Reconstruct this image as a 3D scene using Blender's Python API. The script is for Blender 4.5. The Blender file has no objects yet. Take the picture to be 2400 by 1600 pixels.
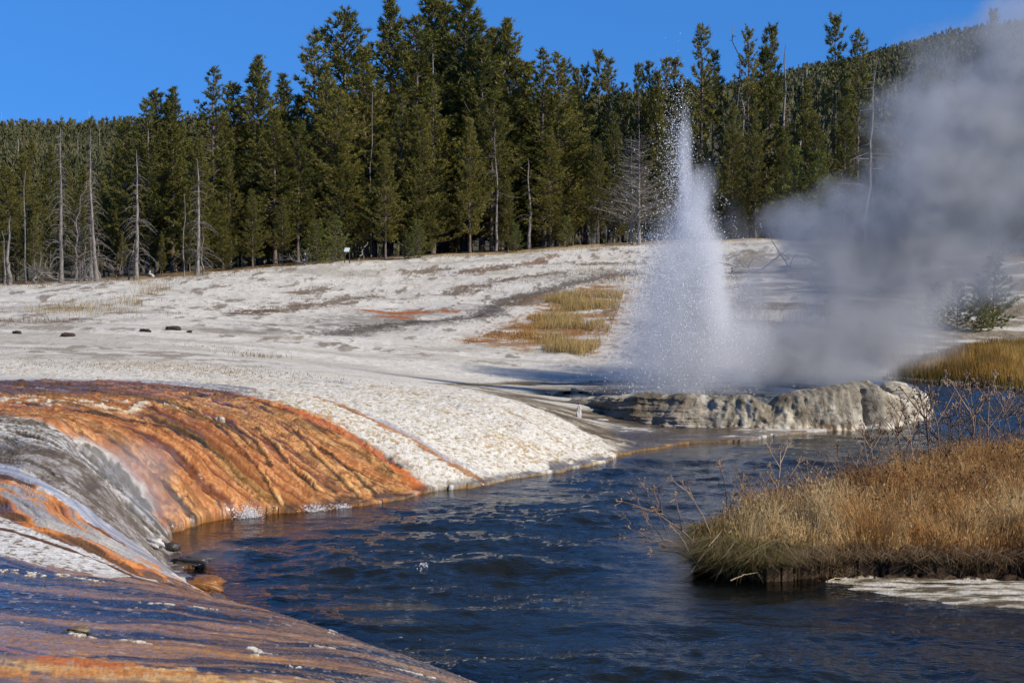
import bpy, math, random
import numpy as np
from math import radians, sin, cos, pi

random.seed(7); rng = np.random.default_rng(7)
scene = bpy.context.scene
C = scene.collection

# ------------------------------------------------------------------ camera
F = 3693.0; CAMH = 3.7; PITCH = math.atan(160 / F)
cam_d = bpy.data.cameras.new('camera'); cam = bpy.data.objects.new('camera', cam_d); C.objects.link(cam)
cam.location = (0, 0, CAMH); cam.rotation_euler = (pi / 2 - PITCH, 0, 0)
cam_d.sensor_width = 36; cam_d.lens = 36 * F / 2400; cam_d.clip_end = 6000; cam_d.clip_start = 0.1
scene.camera = cam
# ------------------------------------------------------------------ sky and sun
SUN_EL = radians(33); SUN_AZ = radians(118)     # azimuth measured from +Y (view direction) towards +X
world = bpy.data.worlds.new('World'); scene.world = world; world.use_nodes = True
wn = world.node_tree.nodes; wl = world.node_tree.links
sky = wn.new('ShaderNodeTexSky'); sky.sky_type = 'NISHITA'; sky.sun_disc = False
sky.sun_elevation = SUN_EL; sky.sun_rotation = SUN_AZ
sky.altitude = 2200; sky.air_density = 1.0; sky.dust_density = 0.0; sky.ozone_density = 10.0
wtc = wn.new('ShaderNodeTexCoord'); wmp = wn.new('ShaderNodeMapping'); wl.new(wtc.outputs['Generated'], wmp.inputs[0]); wl.new(wmp.outputs[0], sky.inputs[0])
wmp.inputs['Location'].default_value = (0, 0, 0.2); wmp.inputs['Scale'].default_value = (1, 1, 0.5)     # clear high-altitude air: the blue reaches the ridges
hs = wn.new('ShaderNodeHueSaturation'); hs.inputs['Saturation'].default_value = 1.09; hs.inputs['Value'].default_value = 1.42
wl.new(sky.outputs[0], hs.inputs['Color'])
wsx = wn.new('ShaderNodeSeparateXYZ'); wl.new(wtc.outputs['Generated'], wsx.inputs[0])
wmr = wn.new('ShaderNodeMapRange'); wl.new(wsx.outputs[2], wmr.inputs[0])      # the zenith of a thin-air sky is far darker than the horizon
for i_, v_ in enumerate((0.20, 0.75, 1.14, 0.44)): wmr.inputs[i_ + 1].default_value = v_
wl.new(wmr.outputs[0], hs.inputs['Value']); wl.new(hs.outputs[0], wn['Background'].inputs[0])
wn['Background'].inputs[1].default_value = 0.15
sun_d = bpy.data.lights.new('sun', 'SUN'); sun_d.energy = 4.9; sun_d.angle = radians(0.53); sun_d.color = (1.0, 0.915, 0.80)
sun = bpy.data.objects.new('sun', sun_d); C.objects.link(sun)
from mathutils import Vector, Matrix
sdir = Vector((sin(SUN_AZ) * cos(SUN_EL), cos(SUN_AZ) * cos(SUN_EL), sin(SUN_EL)))
sun.rotation_euler = sdir.to_track_quat('Z', 'Y').to_euler()
scene.view_settings.view_transform = 'Standard'; scene.view_settings.look = 'None'
scene.view_settings.exposure = 0.07; scene.view_settings.gamma = 1.0
cy = scene.cycles
cy.max_bounces = 5; cy.diffuse_bounces = 2; cy.glossy_bounces = 2; cy.transmission_bounces = 3
cy.transparent_max_bounces = 12; cy.volume_bounces = 2; cy.volume_step_rate = 0.6; cy.volume_max_steps = 128
cy.caustics_reflective = False; cy.caustics_refractive = False; cy.use_denoising = True

# ------------------------------------------------------------------ helpers
def lin(r, g, b):
    f = lambda c: (c / 255) / 12.92 if c / 255 <= 0.04045 else ((c / 255 + 0.055) / 1.055) ** 2.4
    return np.array([f(r), f(g), f(b)])
ct, st = cos(PITCH), sin(PITCH)
def unproj(px, py, Y):
    dx = (px - 1200) / F; dz = -(py - 800) / F
    wy = ct + st * dz; wz = -st + ct * dz
    return dx / wy * Y, Y, CAMH + wz / wy * Y
def unz(px, py, z=0.0):
    dx = (px - 1200) / F; dz = -(py - 800) / F
    wy = ct + st * dz; wz = -st + ct * dz
    t = (z - CAMH) / wz
    return dx * t, wy * t
def tag(o, label=None, cat=None, group=None, kind=None):
    if label: o['label'] = label
    if cat: o['category'] = cat
    if group: o['group'] = group
    if kind: o['kind'] = kind
    return o
def empty(name, loc, rz=0, s=1.0):
    o = bpy.data.objects.new(name, None); C.objects.link(o); o.location = loc; o.rotation_euler = (0, 0, rz)
    o.scale = (s, s, s); o.empty_display_size = 0.3
    return o
def mesh_np(name, V, Fc, mat=None, parent=None, smooth=True, link=True):
    """V (n,3); Fc (m,k) all faces with the same k"""
    V = np.asarray(V, dtype=np.float32); Fc = np.asarray(Fc, dtype=np.int32)
    me = bpy.data.meshes.new(name)
    n, k = Fc.shape
    me.vertices.add(len(V)); me.vertices.foreach_set('co', V.ravel())
    me.loops.add(n * k); me.loops.foreach_set('vertex_index', Fc.ravel())
    me.polygons.add(n); me.polygons.foreach_set('loop_start', np.arange(0, n * k, k, dtype=np.int32))
    me.polygons.foreach_set('use_smooth', np.full(n, smooth))
    me.update(calc_edges=True); 
    if mat: me.materials.append(mat)
    if not link: return me
    o = bpy.data.objects.new(name, me); C.objects.link(o)
    if parent: o.parent = parent
    return o
def set_attr(me, name, arr):
    arr = np.asarray(arr, dtype=np.float32)
    if arr.ndim == 1:
        a = me.attributes.new(name, 'FLOAT', 'POINT'); a.data.foreach_set('value', arr)
    elif arr.shape[1] == 3:
        a = me.attributes.new(name, 'FLOAT_VECTOR', 'POINT'); a.data.foreach_set('vector', arr.ravel())
def hash2(ix, iy, s):
    h = (ix.astype(np.int64) * 374761393 + iy.astype(np.int64) * 668265263 + s * 1442695041) & 0xffffffff
    h = ((h ^ (h >> 13)) * 1274126177) & 0xffffffff
    h = ((h ^ (h >> 16)) * 2246822519) & 0xffffffff
    return ((h ^ (h >> 15)) & 0xffffff) / float(0xffffff)
def vn(x, y, s=0):
    x = np.asarray(x, float); y = np.asarray(y, float)
    ix = np.floor(x); iy = np.floor(y); fx = x - ix; fy = y - iy
    fx = fx * fx * fx * (fx * (fx * 6 - 15) + 10); fy = fy * fy * fy * (fy * (fy * 6 - 15) + 10)
    a = hash2(ix, iy, s); b = hash2(ix + 1, iy, s); c = hash2(ix, iy + 1, s); d = hash2(ix + 1, iy + 1, s)
    return (a + (b - a) * fx) * (1 - fy) + (c + (d - c) * fx) * fy
def fbm(x, y, o=4, s=0, g=0.5):
    t = 0; a = 1; n = 0
    x = np.asarray(x, float); y = np.asarray(y, float)
    for i in range(o):
        t = t + a * vn(x, y, s + i * 17); n += a; a *= g
        x, y = x * 1.97 + y * 0.31 + 11.3, y * 1.97 - x * 0.31 + 5.7
    return t / n
def sst(a, b, x):
    t = np.clip((x - a) / (b - a), 0, 1); return t * t * (3 - 2 * t)
def sdist(P, X, Y):
    """signed distance to polygon P (n,2), positive inside"""
    P = np.asarray(P, float); d2 = np.full(X.shape, 1e18); ins = np.zeros(X.shape, bool)
    n = len(P)
    for i in range(n):
        ax, ay = P[i]; bx, by = P[(i + 1) % n]
        ex, ey = bx - ax, by - ay; L = ex * ex + ey * ey + 1e-12
        t = np.clip(((X - ax) * ex + (Y - ay) * ey) / L, 0, 1)
        d2 = np.minimum(d2, (X - ax - t * ex) ** 2 + (Y - ay - t * ey) ** 2)
        if ay != by:
            c = ((ay > Y) != (by > Y)) & (X < (bx - ax) * (Y - ay) / (by - ay) + ax)
            ins ^= c
    d = np.sqrt(d2); return np.where(ins, d, -d)
def pdist(P, X, Y):
    P = np.asarray(P, float); d2 = np.full(X.shape, 1e18)
    for i in range(len(P) - 1):
        ax, ay = P[i]; bx, by = P[i + 1]
        ex, ey = bx - ax, by - ay; L = ex * ex + ey * ey + 1e-12
        t = np.clip(((X - ax) * ex + (Y - ay) * ey) / L, 0, 1)
        d2 = np.minimum(d2, (X - ax - t * ex) ** 2 + (Y - ay - t * ey) ** 2)
    return np.sqrt(d2)
class TPS:
    def __init__(s, P, Z, lam=1e-3):
        P = np.asarray(P, float); n = len(P)
        K = s.k(P[:, None, :] - P[None, :, :]) + lam * np.eye(n)
        A = np.zeros((n + 3, n + 3)); A[:n, :n] = K; Q = np.c_[np.ones(n), P]; A[:n, n:] = Q; A[n:, :n] = Q.T
        b = np.zeros(n + 3); b[:n] = Z
        s.P = P; s.w = np.linalg.solve(A, b)
    def k(s, d):
        r2 = (d ** 2).sum(-1); return 0.5 * r2 * np.log(r2 + 1e-9)
    def __call__(s, X, Y):
        sh = X.shape; X = X.ravel(); Y = Y.ravel(); out = np.zeros(X.shape)
        for i in range(0, len(X), 20000):
            q = np.c_[X[i:i + 20000], Y[i:i + 20000]]
            out[i:i + 20000] = s.k(q[:, None, :] - s.P[None]) @ s.w[:-3] + s.w[-3] + q @ s.w[-2:]
        return out.reshape(sh)

# ------------------------------------------------------------------ terrain heights, measured along sight lines
cols = {
 0: [(1600,9.5),(1500,11),(1400,13),(1300,15),(1220,16.5),(1150,18),(1080,19.6),(1000,21.8),(950,24.5),(910,28),(893,31),(880,34),(850,40),(800,50),(762,62),(745,68),(735,73),(700,85),(672,100)],
 200: [(1600,9.8),(1450,12.5),(1350,14.6),(1290,16.0),(1230,17.6),(1160,18.8),(1090,20.2),(1020,22.4),(960,24.8),(912,28.5),(893,31.5),(850,41),(762,62),(740,71),(662,102)],
 330: [(1600,10.0),(1450,12.7),(1370,14.6),(1350,15.7)],
 300: [(1250,19.4),(1200,20.8),(1120,22.1),(1050,23.2),(980,25.0)],
 400: [(1150,23.0),(1050,24.0),(980,25.6),(930,28),(902,31.5),(887,35),(850,42),(800,53),(765,64),(740,72),(700,86),(653,104)],
 600: [(1600,10.5),(1500,12.4),(1425,14.0)],
 550: [(1130,24.3),(1050,25.2),(980,26.8),(930,29.2),(900,33)],
 700: [(1120,25.2),(1050,26.2),(980,27.9),(930,30.2),(902,34),(892,37),(870,42),(830,52),(800,60),(770,70),(740,80),(700,92),(624,112)],
 850: [(1600,11.3),(1525,12.8),(1100,26.5),(1000,28.6),(930,31.5),(898,35.5)],
 1050: [(1620,12.0)],
 1000: [(1100,27.2),(1030,28.6),(970,30.6),(930,33),(906,36.2),(893,44),(870,50),(820,62),(780,73),(740,84),(700,94),(640,108),(604,117)],
 1250: [(1070,29.8),(1010,31.2),(960,33.6),(947,35.3),(930,41),(905,47),(889,51),(860,56),(830,64),(800,72),(760,82),(700,94),(640,106),(589,120)],
 1350: [(1060,30.8),(1020,32.3),(990,34.3),(975,38),(940,41.5)],
 1450: [(1020,35.4),(1003,36.8),(985,38.2),(950,40.5),(905,46),(850,60),(800,73),(750,84),(700,95),(600,115),(575,122)],
 1700: [(1020,35.6),(870,56),(800,70),(700,92),(600,115),(565,124)],
 2000: [(880,55),(800,68),(700,90),(600,115),(568,126)],
 2200: [(878,56),(830,64),(780,75),(700,92),(640,108)],
 2400: [(892,54),(850,62),(780,76),(700,90),(640,105)],
 -300:[(1600,9.5),(1400,13),(1220,16.5),(1080,19.6),(950,24.5),(893,31),(800,50),(672,100)],
 2700:[(892,55),(780,76),(640,105)],
}
cp = []; cz = []
for px, L in cols.items():
    for py, Y in L:
        x, y, z = unproj(px, py, Y); cp.append((px / 400, math.log(Y) * 8)); cz.append(z)
for px, Y, z in [(-300,130,2.7),(0,135,2.7),(0,160,3.0),(400,140,3.2),(700,145,4.1),(1000,145,4.6),(1250,150,5.0),(1750,155,5.8),(2400,155,5.0),(2700,140,4.8),
                 (1700,42,.3),(1900,44,.3),(1750,48,.3),(-300,160,3),(2700,160,5)]:
    cp.append((px / 400, math.log(Y) * 8)); cz.append(z)
tps = TPS(cp, cz, 2e-3)
def P0(L): return [unz(a, b) for a, b in L]
water_poly = P0([(2300,3400),(1900,2400),(1500,1800),(1230,1670),(1050,1612),(900,1560),(700,1500),(600,1455),(545,1417),(512,1392),(480,1372),(440,1355),(405,1340),
 (440,1333),(478,1322),(470,1312),(420,1302),(402,1290),(395,1268),(388,1247),(430,1243),(470,1228),(520,1216),(575,1213),(640,1204),(700,1200),(780,1193),(860,1181),(930,1172),
 (985,1160),(1030,1148),(1100,1142),(1200,1124),(1300,1108),(1420,1083),(1450,1066),(1560,1047),(1640,1037),(1740,1036),(1800,1024),(1900,1014),(2000,1005),(2080,993),(2130,978),(2163,955),
 (2172,932),(2150,912),(2110,900),(2040,894),(2040,888),(2120,890),(2200,897),(2300,905),(2400,916),(2600,925),(3200,935),(3900,1000),(3900,3400)])
isl_poly = P0([(1642,1298),(1655,1332),(1706,1349),(1800,1362),(1900,1354),(2050,1344),(2200,1347),(2400,1352),(2700,1370),(3400,1450),(3900,1500),
 (3900,1100),(2900,1090),(2600,1095),(2400,1105),(2300,1118),(2100,1160),(1900,1219),(1700,1268),(1668,1283)])
bar_poly = P0([(1940,1363),(2050,1345),(2400,1340),(2700,1350),(2900,1470),(2600,1450),(2400,1424),(2300,1420),(2150,1404),(2000,1380)])

shoal_poly = P0([(1860,1372),(2050,1340),(2500,1340),(2900,1500),(2900,1900),(2300,1620),(2080,1500),(1950,1430)])
def base_z(X, Y):
    px = np.clip(1200 + F * X / Y, -300, 2700); return tps(px / 400, np.log(np.clip(Y, 9.2, 160)) * 8)
# smooth part is evaluated on a coarse polar grid and interpolated
GA = np.linspace(-300, 2700, 241); GB = np.linspace(math.log(9.2), math.log(160), 281)
GZ = tps(*np.meshgrid(GA / 400, GB * 8))
def smooth_z(X, Y):
    a = np.clip((1200 + F * X / Y + 300) / 3000 * 240, 0, 239.999); b = np.clip((np.log(np.clip(Y, 9.2, 160)) - GB[0]) / (GB[-1] - GB[0]) * 280, 0, 279.999)
    i = a.astype(int); j = b.astype(int); fa = a - i; fb = b - j
    return (GZ[j, i] * (1 - fa) + GZ[j, i + 1] * fa) * (1 - fb) + (GZ[j + 1, i] * (1 - fa) + GZ[j + 1, i + 1] * fa) * fb
def height(X, Y, full=False):
    zl = np.maximum(smooth_z(X, Y), 0.05)
    near = Y < 62
    s = np.full(X.shape, 50.0); si = np.full(X.shape, -50.0); sh_ = np.full(X.shape, -50.0); sb = np.full(X.shape, -50.0)
    if near.any():
        xn, yn = X[near], Y[near]
        wob = (fbm(xn * 2.2, yn * 2.2, 4, 3) - .5) * .28 + (fbm(xn * 9, yn * 9, 3, 5) - .5) * .09
        s[near] = -sdist(water_poly, xn, yn) + wob
        si[near] = sdist(isl_poly, xn, yn) + wob * .8
        sb[near] = sdist(bar_poly, xn, yn); sh_[near] = sdist(shoal_poly, xn, yn)
    sl = np.maximum(s, 0)
    lip = 0.05 + 0.06 * fbm(X * 3, Y * 3, 2, 9)
    edge = lip + 0.75 * sl + 0.25 * np.sqrt(sl)
    k = 0.12
    h = np.clip(0.5 + 0.5 * (edge - zl) / k, 0, 1); zz = edge * (1 - h) + zl * h - k * h * (1 - h)
    zz = np.maximum(zz, 0.03)
    zi = 0.14 + 0.10 * sst(0, .5, si) + (fbm(X * 1.7, Y * 1.7, 3, 21) - .5) * .12
    dep = -np.minimum(0.03 + np.maximum(-np.maximum(s, si), 0) * 0.32, 0.55)
    sm = sst(-.9, .5, sh_); dep = dep * (1 - sm) + np.maximum(dep, -.10 - .10 * fbm(X, Y, 2, 34)) * sm
    z = np.where(s > 0, zz, np.where(si > 0, zi, dep))
    bar = (sb > -0.6) & (s <= 0) & (si <= 0)
    zb = 0.012 * sst(-.1, .25, sb) - 0.03 * sst(0.1, -.6, sb) * 4 + (fbm(X * 2.0, Y * 6.0, 4, 33) - .5) * .05
    z = np.where(bar, np.maximum(z, zb), z)
    if full: return z, s, si, sb, zl
    return z
def hz(x, y): return float(height(np.array([float(x)]), np.array([float(y)]))[0])
def hit(px, py, y0=9.0, y1=158.0):
    Ys = np.exp(np.linspace(math.log(y0), math.log(y1), 900)); X, _, Z = unproj(px, py, Ys)
    H = height(X, Ys); b = np.nonzero(H >= Z)[0]
    i = b[0] if len(b) else len(Ys) - 1
    return X[i], Ys[i]
def hits(L): return [hit(a, b) for a, b in L]

# ------------------------------------------------------------------ node helpers
class NT:
    def __init__(s, name, vol=False):
        s.m = bpy.data.materials.new(name); s.m.use_nodes = True; s.t = s.m.node_tree; s.n = s.t.nodes; s.l = s.t.links
        s.out = [x for x in s.n if x.type == 'OUTPUT_MATERIAL'][0]; s.p = [x for x in s.n if x.type == 'BSDF_PRINCIPLED'][0]
    def node(s, ty, **kw):
        x = s.n.new(ty)
        for k, v in kw.items(): setattr(x, k, v)
        return x
    def set(s, sock, v):
        if hasattr(v, 'is_output') or isinstance(v, bpy.types.NodeSocket): s.l.new(v, sock)
        elif isinstance(v, (list, tuple, np.ndarray)) and len(v) == 3 and sock.type == 'RGBA': sock.default_value = (*[float(c) for c in v], 1)
        else: sock.default_value = v
    def math(s, op, a, b=None, c=None, clamp=False):
        x = s.node('ShaderNodeMath', operation=op, use_clamp=clamp); s.set(x.inputs[0], a)
        if b is not None: s.set(x.inputs[1], b)
        if c is not None: s.set(x.inputs[2], c)
        return x.outputs[0]
    def vmath(s, op, a, b=None):
        x = s.node('ShaderNodeVectorMath', operation=op); s.set(x.inputs[0], a)
        if b is not None: s.set(x.inputs[1], b)
        return x.outputs[1] if op in ('LENGTH', 'DISTANCE', 'DOT_PRODUCT') else x.outputs[0]
    def mr(s, v, a, b, c=0., d=1., smooth=False):
        x = s.node('ShaderNodeMapRange'); x.interpolation_type = 'SMOOTHSTEP' if smooth else 'LINEAR'
        s.set(x.inputs[0], v)
        for i, q in enumerate((a, b, c, d)): s.set(x.inputs[i + 1], q)
        return x.outputs[0]
    def mix(s, f, a, b, mode='MIX'):
        x = s.node('ShaderNodeMix', data_type='RGBA', blend_type=mode); s.set(x.inputs[0], f); s.set(x.inputs[6], a); s.set(x.inputs[7], b)
        return x.outputs[2]
    def noise(s, vec, scale, detail=4, rough=.5, dist=0.):
        x = s.node('ShaderNodeTexNoise'); s.set(x.inputs['Scale'], scale); s.set(x.inputs['Detail'], detail); s.set(x.inputs['Roughness'], rough)
        s.set(x.inputs['Distortion'], dist)
        if vec is not None: s.l.new(vec, x.inputs['Vector'])
        return x.outputs[0]
    def voro(s, vec, scale, feat='F1'):
        x = s.node('ShaderNodeTexVoronoi', feature=feat); s.set(x.inputs['Scale'], scale); s.l.new(vec, x.inputs['Vector']); return x.outputs[0]
    def attr(s, name, out='Vector'):
        x = s.node('ShaderNodeAttribute', attribute_name=name); return x.outputs[out]
    def pos(s): return s.node('ShaderNodeNewGeometry').outputs['Position']
    def obj(s): return s.node('ShaderNodeTexCoord').outputs['Object']
    def scale(s, v, xyz):
        x = s.node('ShaderNodeVectorMath', operation='MULTIPLY'); s.l.new(v, x.inputs[0]); x.inputs[1].default_value = xyz; return x.outputs[0]
    def bump(s, h, strength, dist, normal=None):
        x = s.node('ShaderNodeBump'); s.set(x.inputs['Strength'], strength); s.set(x.inputs['Distance'], dist); s.l.new(h, x.inputs['Height'])
        if normal is not None: s.l.new(normal, x.inputs['Normal'])
        return x.outputs[0]
    def rnd(s): return s.node('ShaderNodeObjectInfo').outputs['Random']

# ------------------------------------------------------------------ ground sheet (terraces, flats, stream bed, bank)
rows = np.concatenate([np.exp(np.linspace(math.log(6.5), math.log(10.5), 50, endpoint=False)),
                       np.exp(np.linspace(math.log(10.5), math.log(42), 900, endpoint=False)),
                       np.exp(np.linspace(math.log(42), math.log(165), 330))])
colp = np.concatenate([np.linspace(-1500, -30, 60, endpoint=False), np.linspace(-30, 2430, 1000, endpoint=False), np.linspace(2430, 3900, 60)])
PX, YY = np.meshgrid(colp, rows); XX = (PX - 1200) / F * YY
Z, S, SI, SB, ZL = height(XX, YY, full=True)
# flow lines of the runoff, from the terrace top down to the stream
flow = {0: [(0,1575),(400,1590),(700,1600)], 1: [(0,1470),(400,1500),(800,1545),(1050,1590)], 2: [(0,1350),(300,1385),(600,1425),(850,1480),(1000,1545)],
 3: [(0,1222),(150,1270),(310,1345)], 4: [(0,1120),(150,1210),(330,1310),(480,1370)], 5: [(0,1060),(150,1120),(300,1230),(400,1310)],
 6: [(0,1000),(150,1050),(280,1140),(385,1240)], 7: [(0,975),(200,1030),(320,1120),(430,1235)], 8: [(0,950),(250,1000),(400,1090),(515,1205)],
 9: [(0,930),(300,975),(480,1070),(630,1190)], 10: [(0,908),(330,945),(560,1060),(750,1185)], 11: [(0,894),(400,930),(650,1030),(870,1165)],
 12: [(200,893),(520,930),(750,1030),(970,1150)], 13: [(400,897),(680,940),(880,1020),(1110,1130)], 14: [(500,896),(850,945),(1050,1040),(1240,1110)],
 15: [(700,897),(1000,935),(1200,1010),(1370,1080)], 16: [(850,900),(1100,922),(1300,985),(1440,1055)], 17: [(1200,925),(1400,985),(1550,1035)]}
fp = []; fv = []; fu = []
for v, L in flow.items():
    last = None; u = 0
    for a, b in L:
        x, y = hit(a, b)
        if last: u += math.hypot(x - last[0], y - last[1])
        last = (x, y); fp.append(((1200 + F * x / y) / 400, math.log(y) * 8)); fv.append(v); fu.append(u)
tv = TPS(fp, fv, 5e-2); tu = TPS(fp, fu, 5e-2)
ga = np.linspace(-300, 2700, 121); gb = np.linspace(math.log(9.2), math.log(60), 121)
A_, B_ = np.meshgrid(ga / 400, gb * 8); GV = tv(A_, B_); GU = tu(A_, B_)
def interp(G, X, Y):
    a = np.clip((1200 + F * X / Y + 300) / 3000 * 120, 0, 119.999); b = np.clip((np.log(np.clip(Y, 9.2, 60)) - gb[0]) / (gb[-1] - gb[0]) * 120, 0, 119.999)
    i = a.astype(int); j = b.astype(int); fa = a - i; fb = b - j
    return (G[j, i] * (1 - fa) + G[j, i + 1] * fa) * (1 - fb) + (G[j + 1, i] * (1 - fa) + G[j + 1, i + 1] * fa) * fb
V_ = interp(GV, XX, YY); U_ = interp(GU, XX, YY)
# wandering of the streaks
Vw = V_ + (fbm(XX * .9, YY * .9, 3, 40) - .5) * .5 + (fbm(U_ * 1.2, V_ * 5, 3, 41) - .5) * .14
streak = fbm(Vw * 7.5, U_ * .5, 6, 42, .66)
streak2 = fbm(Vw * 17.0, U_ * .8, 4, 43, .6)
streak3 = fbm(Vw * 2.2, U_ * .22, 3, 44, .5)
fine = fbm(XX * 9, YY * 9, 4, 45, .6); med = fbm(XX * 2.1, YY * 2.1, 5, 46, .55); big = fbm(XX * .35, YY * .35, 4, 47)
XS, YS = XX, YY
def region(L, w=.15, warp=.25, y1=158.):
    P = np.array(hits(L)); lo = P.min(0) - 3; hi = P.max(0) + 3
    m = np.zeros(XX.shape); b = (XX > lo[0]) & (XX < hi[0]) & (YY > lo[1]) & (YY < hi[1])
    sc = np.clip(YY[b] / 25, .6, 4)
    d = sdist(P, XX[b], YY[b]) + ((fine[b] - .5) * 1.1 + (med[b] - .5) * 1.2) * warp * sc * 1.6
    m[b] = sst(-w * .5, w * .5, d / sc); return m
def line(L, w, warp=.1):
    P = np.array(hits(L)); lo = P.min(0) - 2; hi = P.max(0) + 2
    m = np.zeros(XX.shape); b = (XX > lo[0]) & (XX < hi[0]) & (YY > lo[1]) & (YY < hi[1])
    d = pdist(P, XX[b], YY[b]) + ((fine[b] - .5) + (med[b] - .5)) * warp * 2
    m[b] = sst(w, w * .45, d); return m
ALB = 1.02
col = np.zeros(XX.shape + (3,)); wet = np.zeros(XX.shape)
def paint(m, c):
    m = m[..., None] if m.ndim == 2 else m
    col[:] = col * (1 - m) + np.asarray(c) * m
def ramp(t, stops):
    out = np.zeros(t.shape + (3,)); xs = [s[0] for s in stops]
    for k in range(3): out[..., k] = np.interp(t, xs, [s[1][k] for s in stops])
    return out
W = lin(198, 195, 186); G_ = lin(150, 146, 138); D_ = lin(95, 88, 78); DK = lin(60, 50, 40)
paint(np.ones(XX.shape), ramp(med * .5 + fine * .25 + big * .25, [(.3, lin(192, 186, 174)), (.45, lin(207, 202, 190)), (.65, lin(218, 214, 203))]))
far = sst(52, 60, YY)
# dark scattered crust litter on the far slope
spk = fbm(XX * 1.3, YY * .42, 5, 50, .62)
dens = sst(.42, .62, fbm(XX * .12 + YY * .05, YY * .10, 3, 51))
paint(sst(.635, .715, spk + dens * .04) * far * .7, ramp(fine, [(.3, lin(70, 55, 38)), (.7, lin(120, 100, 75))]))
rid = fbm(XX * .22 - YY * .10, YY * .30 + XX * .02, 5, 52, .6)
paint(sst(.60, .70, rid) * far * .4, lin(140, 128, 110)); paint(sst(.500, .508, rid) * sst(.522, .514, rid) * far * .6 * sst(.4, .6, med), lin(96, 74, 50))
# greyish wash and gullies of the slope
m = region([(440,775),(700,748),(950,728),(1260,690),(1330,640),(1470,620),(1470,650),(1300,700),(1230,735),(1000,762),(760,790)], .5, .8)
paint(m * sst(.35, .6, rid * .5 + med * .5) * .8, lin(128, 122, 114))
m = line([(1480,640),(1400,652),(1330,668),(1250,690),(1180,705),(1130,740),(1000,752),(900,760),(780,785)], .9, .9); paint(m * .8, lin(58, 46, 38))
m = line([(1300,600),(1240,620),(1120,640)], .7, .7); paint(m * .8, lin(120, 85, 55))
for L, w in [([(870,728),(930,735),(985,728)],1.0),([(900,742),(960,745)],.6),([(1035,729),(1060,730)],.5)]: paint(line(L, w, .7), lin(165, 95, 45))
for L in [[(0,752),(80,757),(200,748)],[(1080,640),(1180,625)],[(1050,690),(1120,668)],[(600,730),(700,720),(860,695)],[(1380,618),(1430,616)],[(700,690),(760,676)],[(560,733),(640,727)],[(1180,655),(1300,640)],[(1210,712),(1290,690)],[(960,640),(1020,632)]]:
    paint(line(L, 1.1, 1.0) * .8, lin(98, 76, 50))
m = region([(1080,800),(1180,765),(1235,742),(1280,700),(1440,655),(1470,700),(1430,790),(1390,842),(1250,826)], .5, .6)
paint(m * sst(.30, .5, fbm(XX * .5, YY * .8, 4, 55)) * .95, ramp(fine, [(.3, lin(120, 80, 40)), (.7, lin(165, 118, 62))]))
m = region([(1700,600),(2400,560),(2700,700),(2400,880),(2100,860),(1750,850)], .5, .6)
paint(m * .85 * sst(.36, .50, fbm(XX * .3, YY * .5, 5, 56, .6)), ramp(fine, [(.3, lin(84, 72, 50)), (.7, lin(140, 124, 94))]))  # brown vegetated ground, darkened further to paint in the shadow of the steam
# low brown vegetation band on the flat
m = region([(0,860),(60,832),(250,840),(420,853),(560,860),(690,880),(420,878),(200,874)], .5, .7)
paint(m * sst(.42, .56, fbm(XX * 1.0, YY * .9, 5, 57, .6)) * .9, lin(112, 88, 62))
m = region([(0,800),(300,815),(640,850),(600,870),(0,860)], .5, .7); paint(m * sst(.50, .62, fbm(XX * 2.2, YY * 1.2, 4, 58)) * .7, lin(120, 104, 82))
paint(line([(0,878),(300,880),(700,889),(900,898)], .25, .25) * .8, lin(98, 92, 84))
# near white dome: flaky crust, ochre speckle, stripes along the flow
near = 1 - sst(38, 46, YY)
paint(sst(.50, .60, fbm(XX * .13, YY * .42, 5, 86, .6)) * sst(30, 36, YY) * sst(75, 60, YY) * .45, lin(168, 158, 140))
paint(sst(.495, .505, fbm(XX * .4, YY * .8, 5, 87, .6)) * sst(.52, .51, fbm(XX * .4, YY * .8, 5, 87, .6)) * sst(33, 40, YY) * sst(.45, .6, med) * .5, lin(120, 104, 84))
dome = sst(12.0, 12.9, V_) * sst(17.4, 16.6, V_) * near
flk = fbm(XX * 15 + U_, YY * 15, 4, 60, .7)
paint(dome, ramp(flk, [(.28, lin(150, 128, 94)), (.37, lin(190, 176, 146)), (.44, lin(208, 203, 190)), (.7, lin(228, 224, 213))]))
oc = sst(.50, .62, fbm(XX * .8, YY * .6, 5, 61) * .6 + streak3 * .4) * sst(16.2, 15.2, V_)
paint(dome * oc * sst(.56, .40, flk) * .75, lin(180, 154, 108))
paint(line([(640,915),(740,930),(850,972),(940,1015),(1010,1060),(1075,1100),(1130,1128)], .16, .14) * .9, ramp(streak2, [(.3, lin(120, 78, 40)), (.7, lin(176, 120, 66))]))
paint(line([(850,965),(960,1020),(1060,1085),(1180,1120)], .07, .10) * .8, lin(176, 176, 184))
paint(line([(1180,960),(1270,1010),(1350,1060)], .05, .12) * .5, lin(140, 110, 70))
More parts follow.
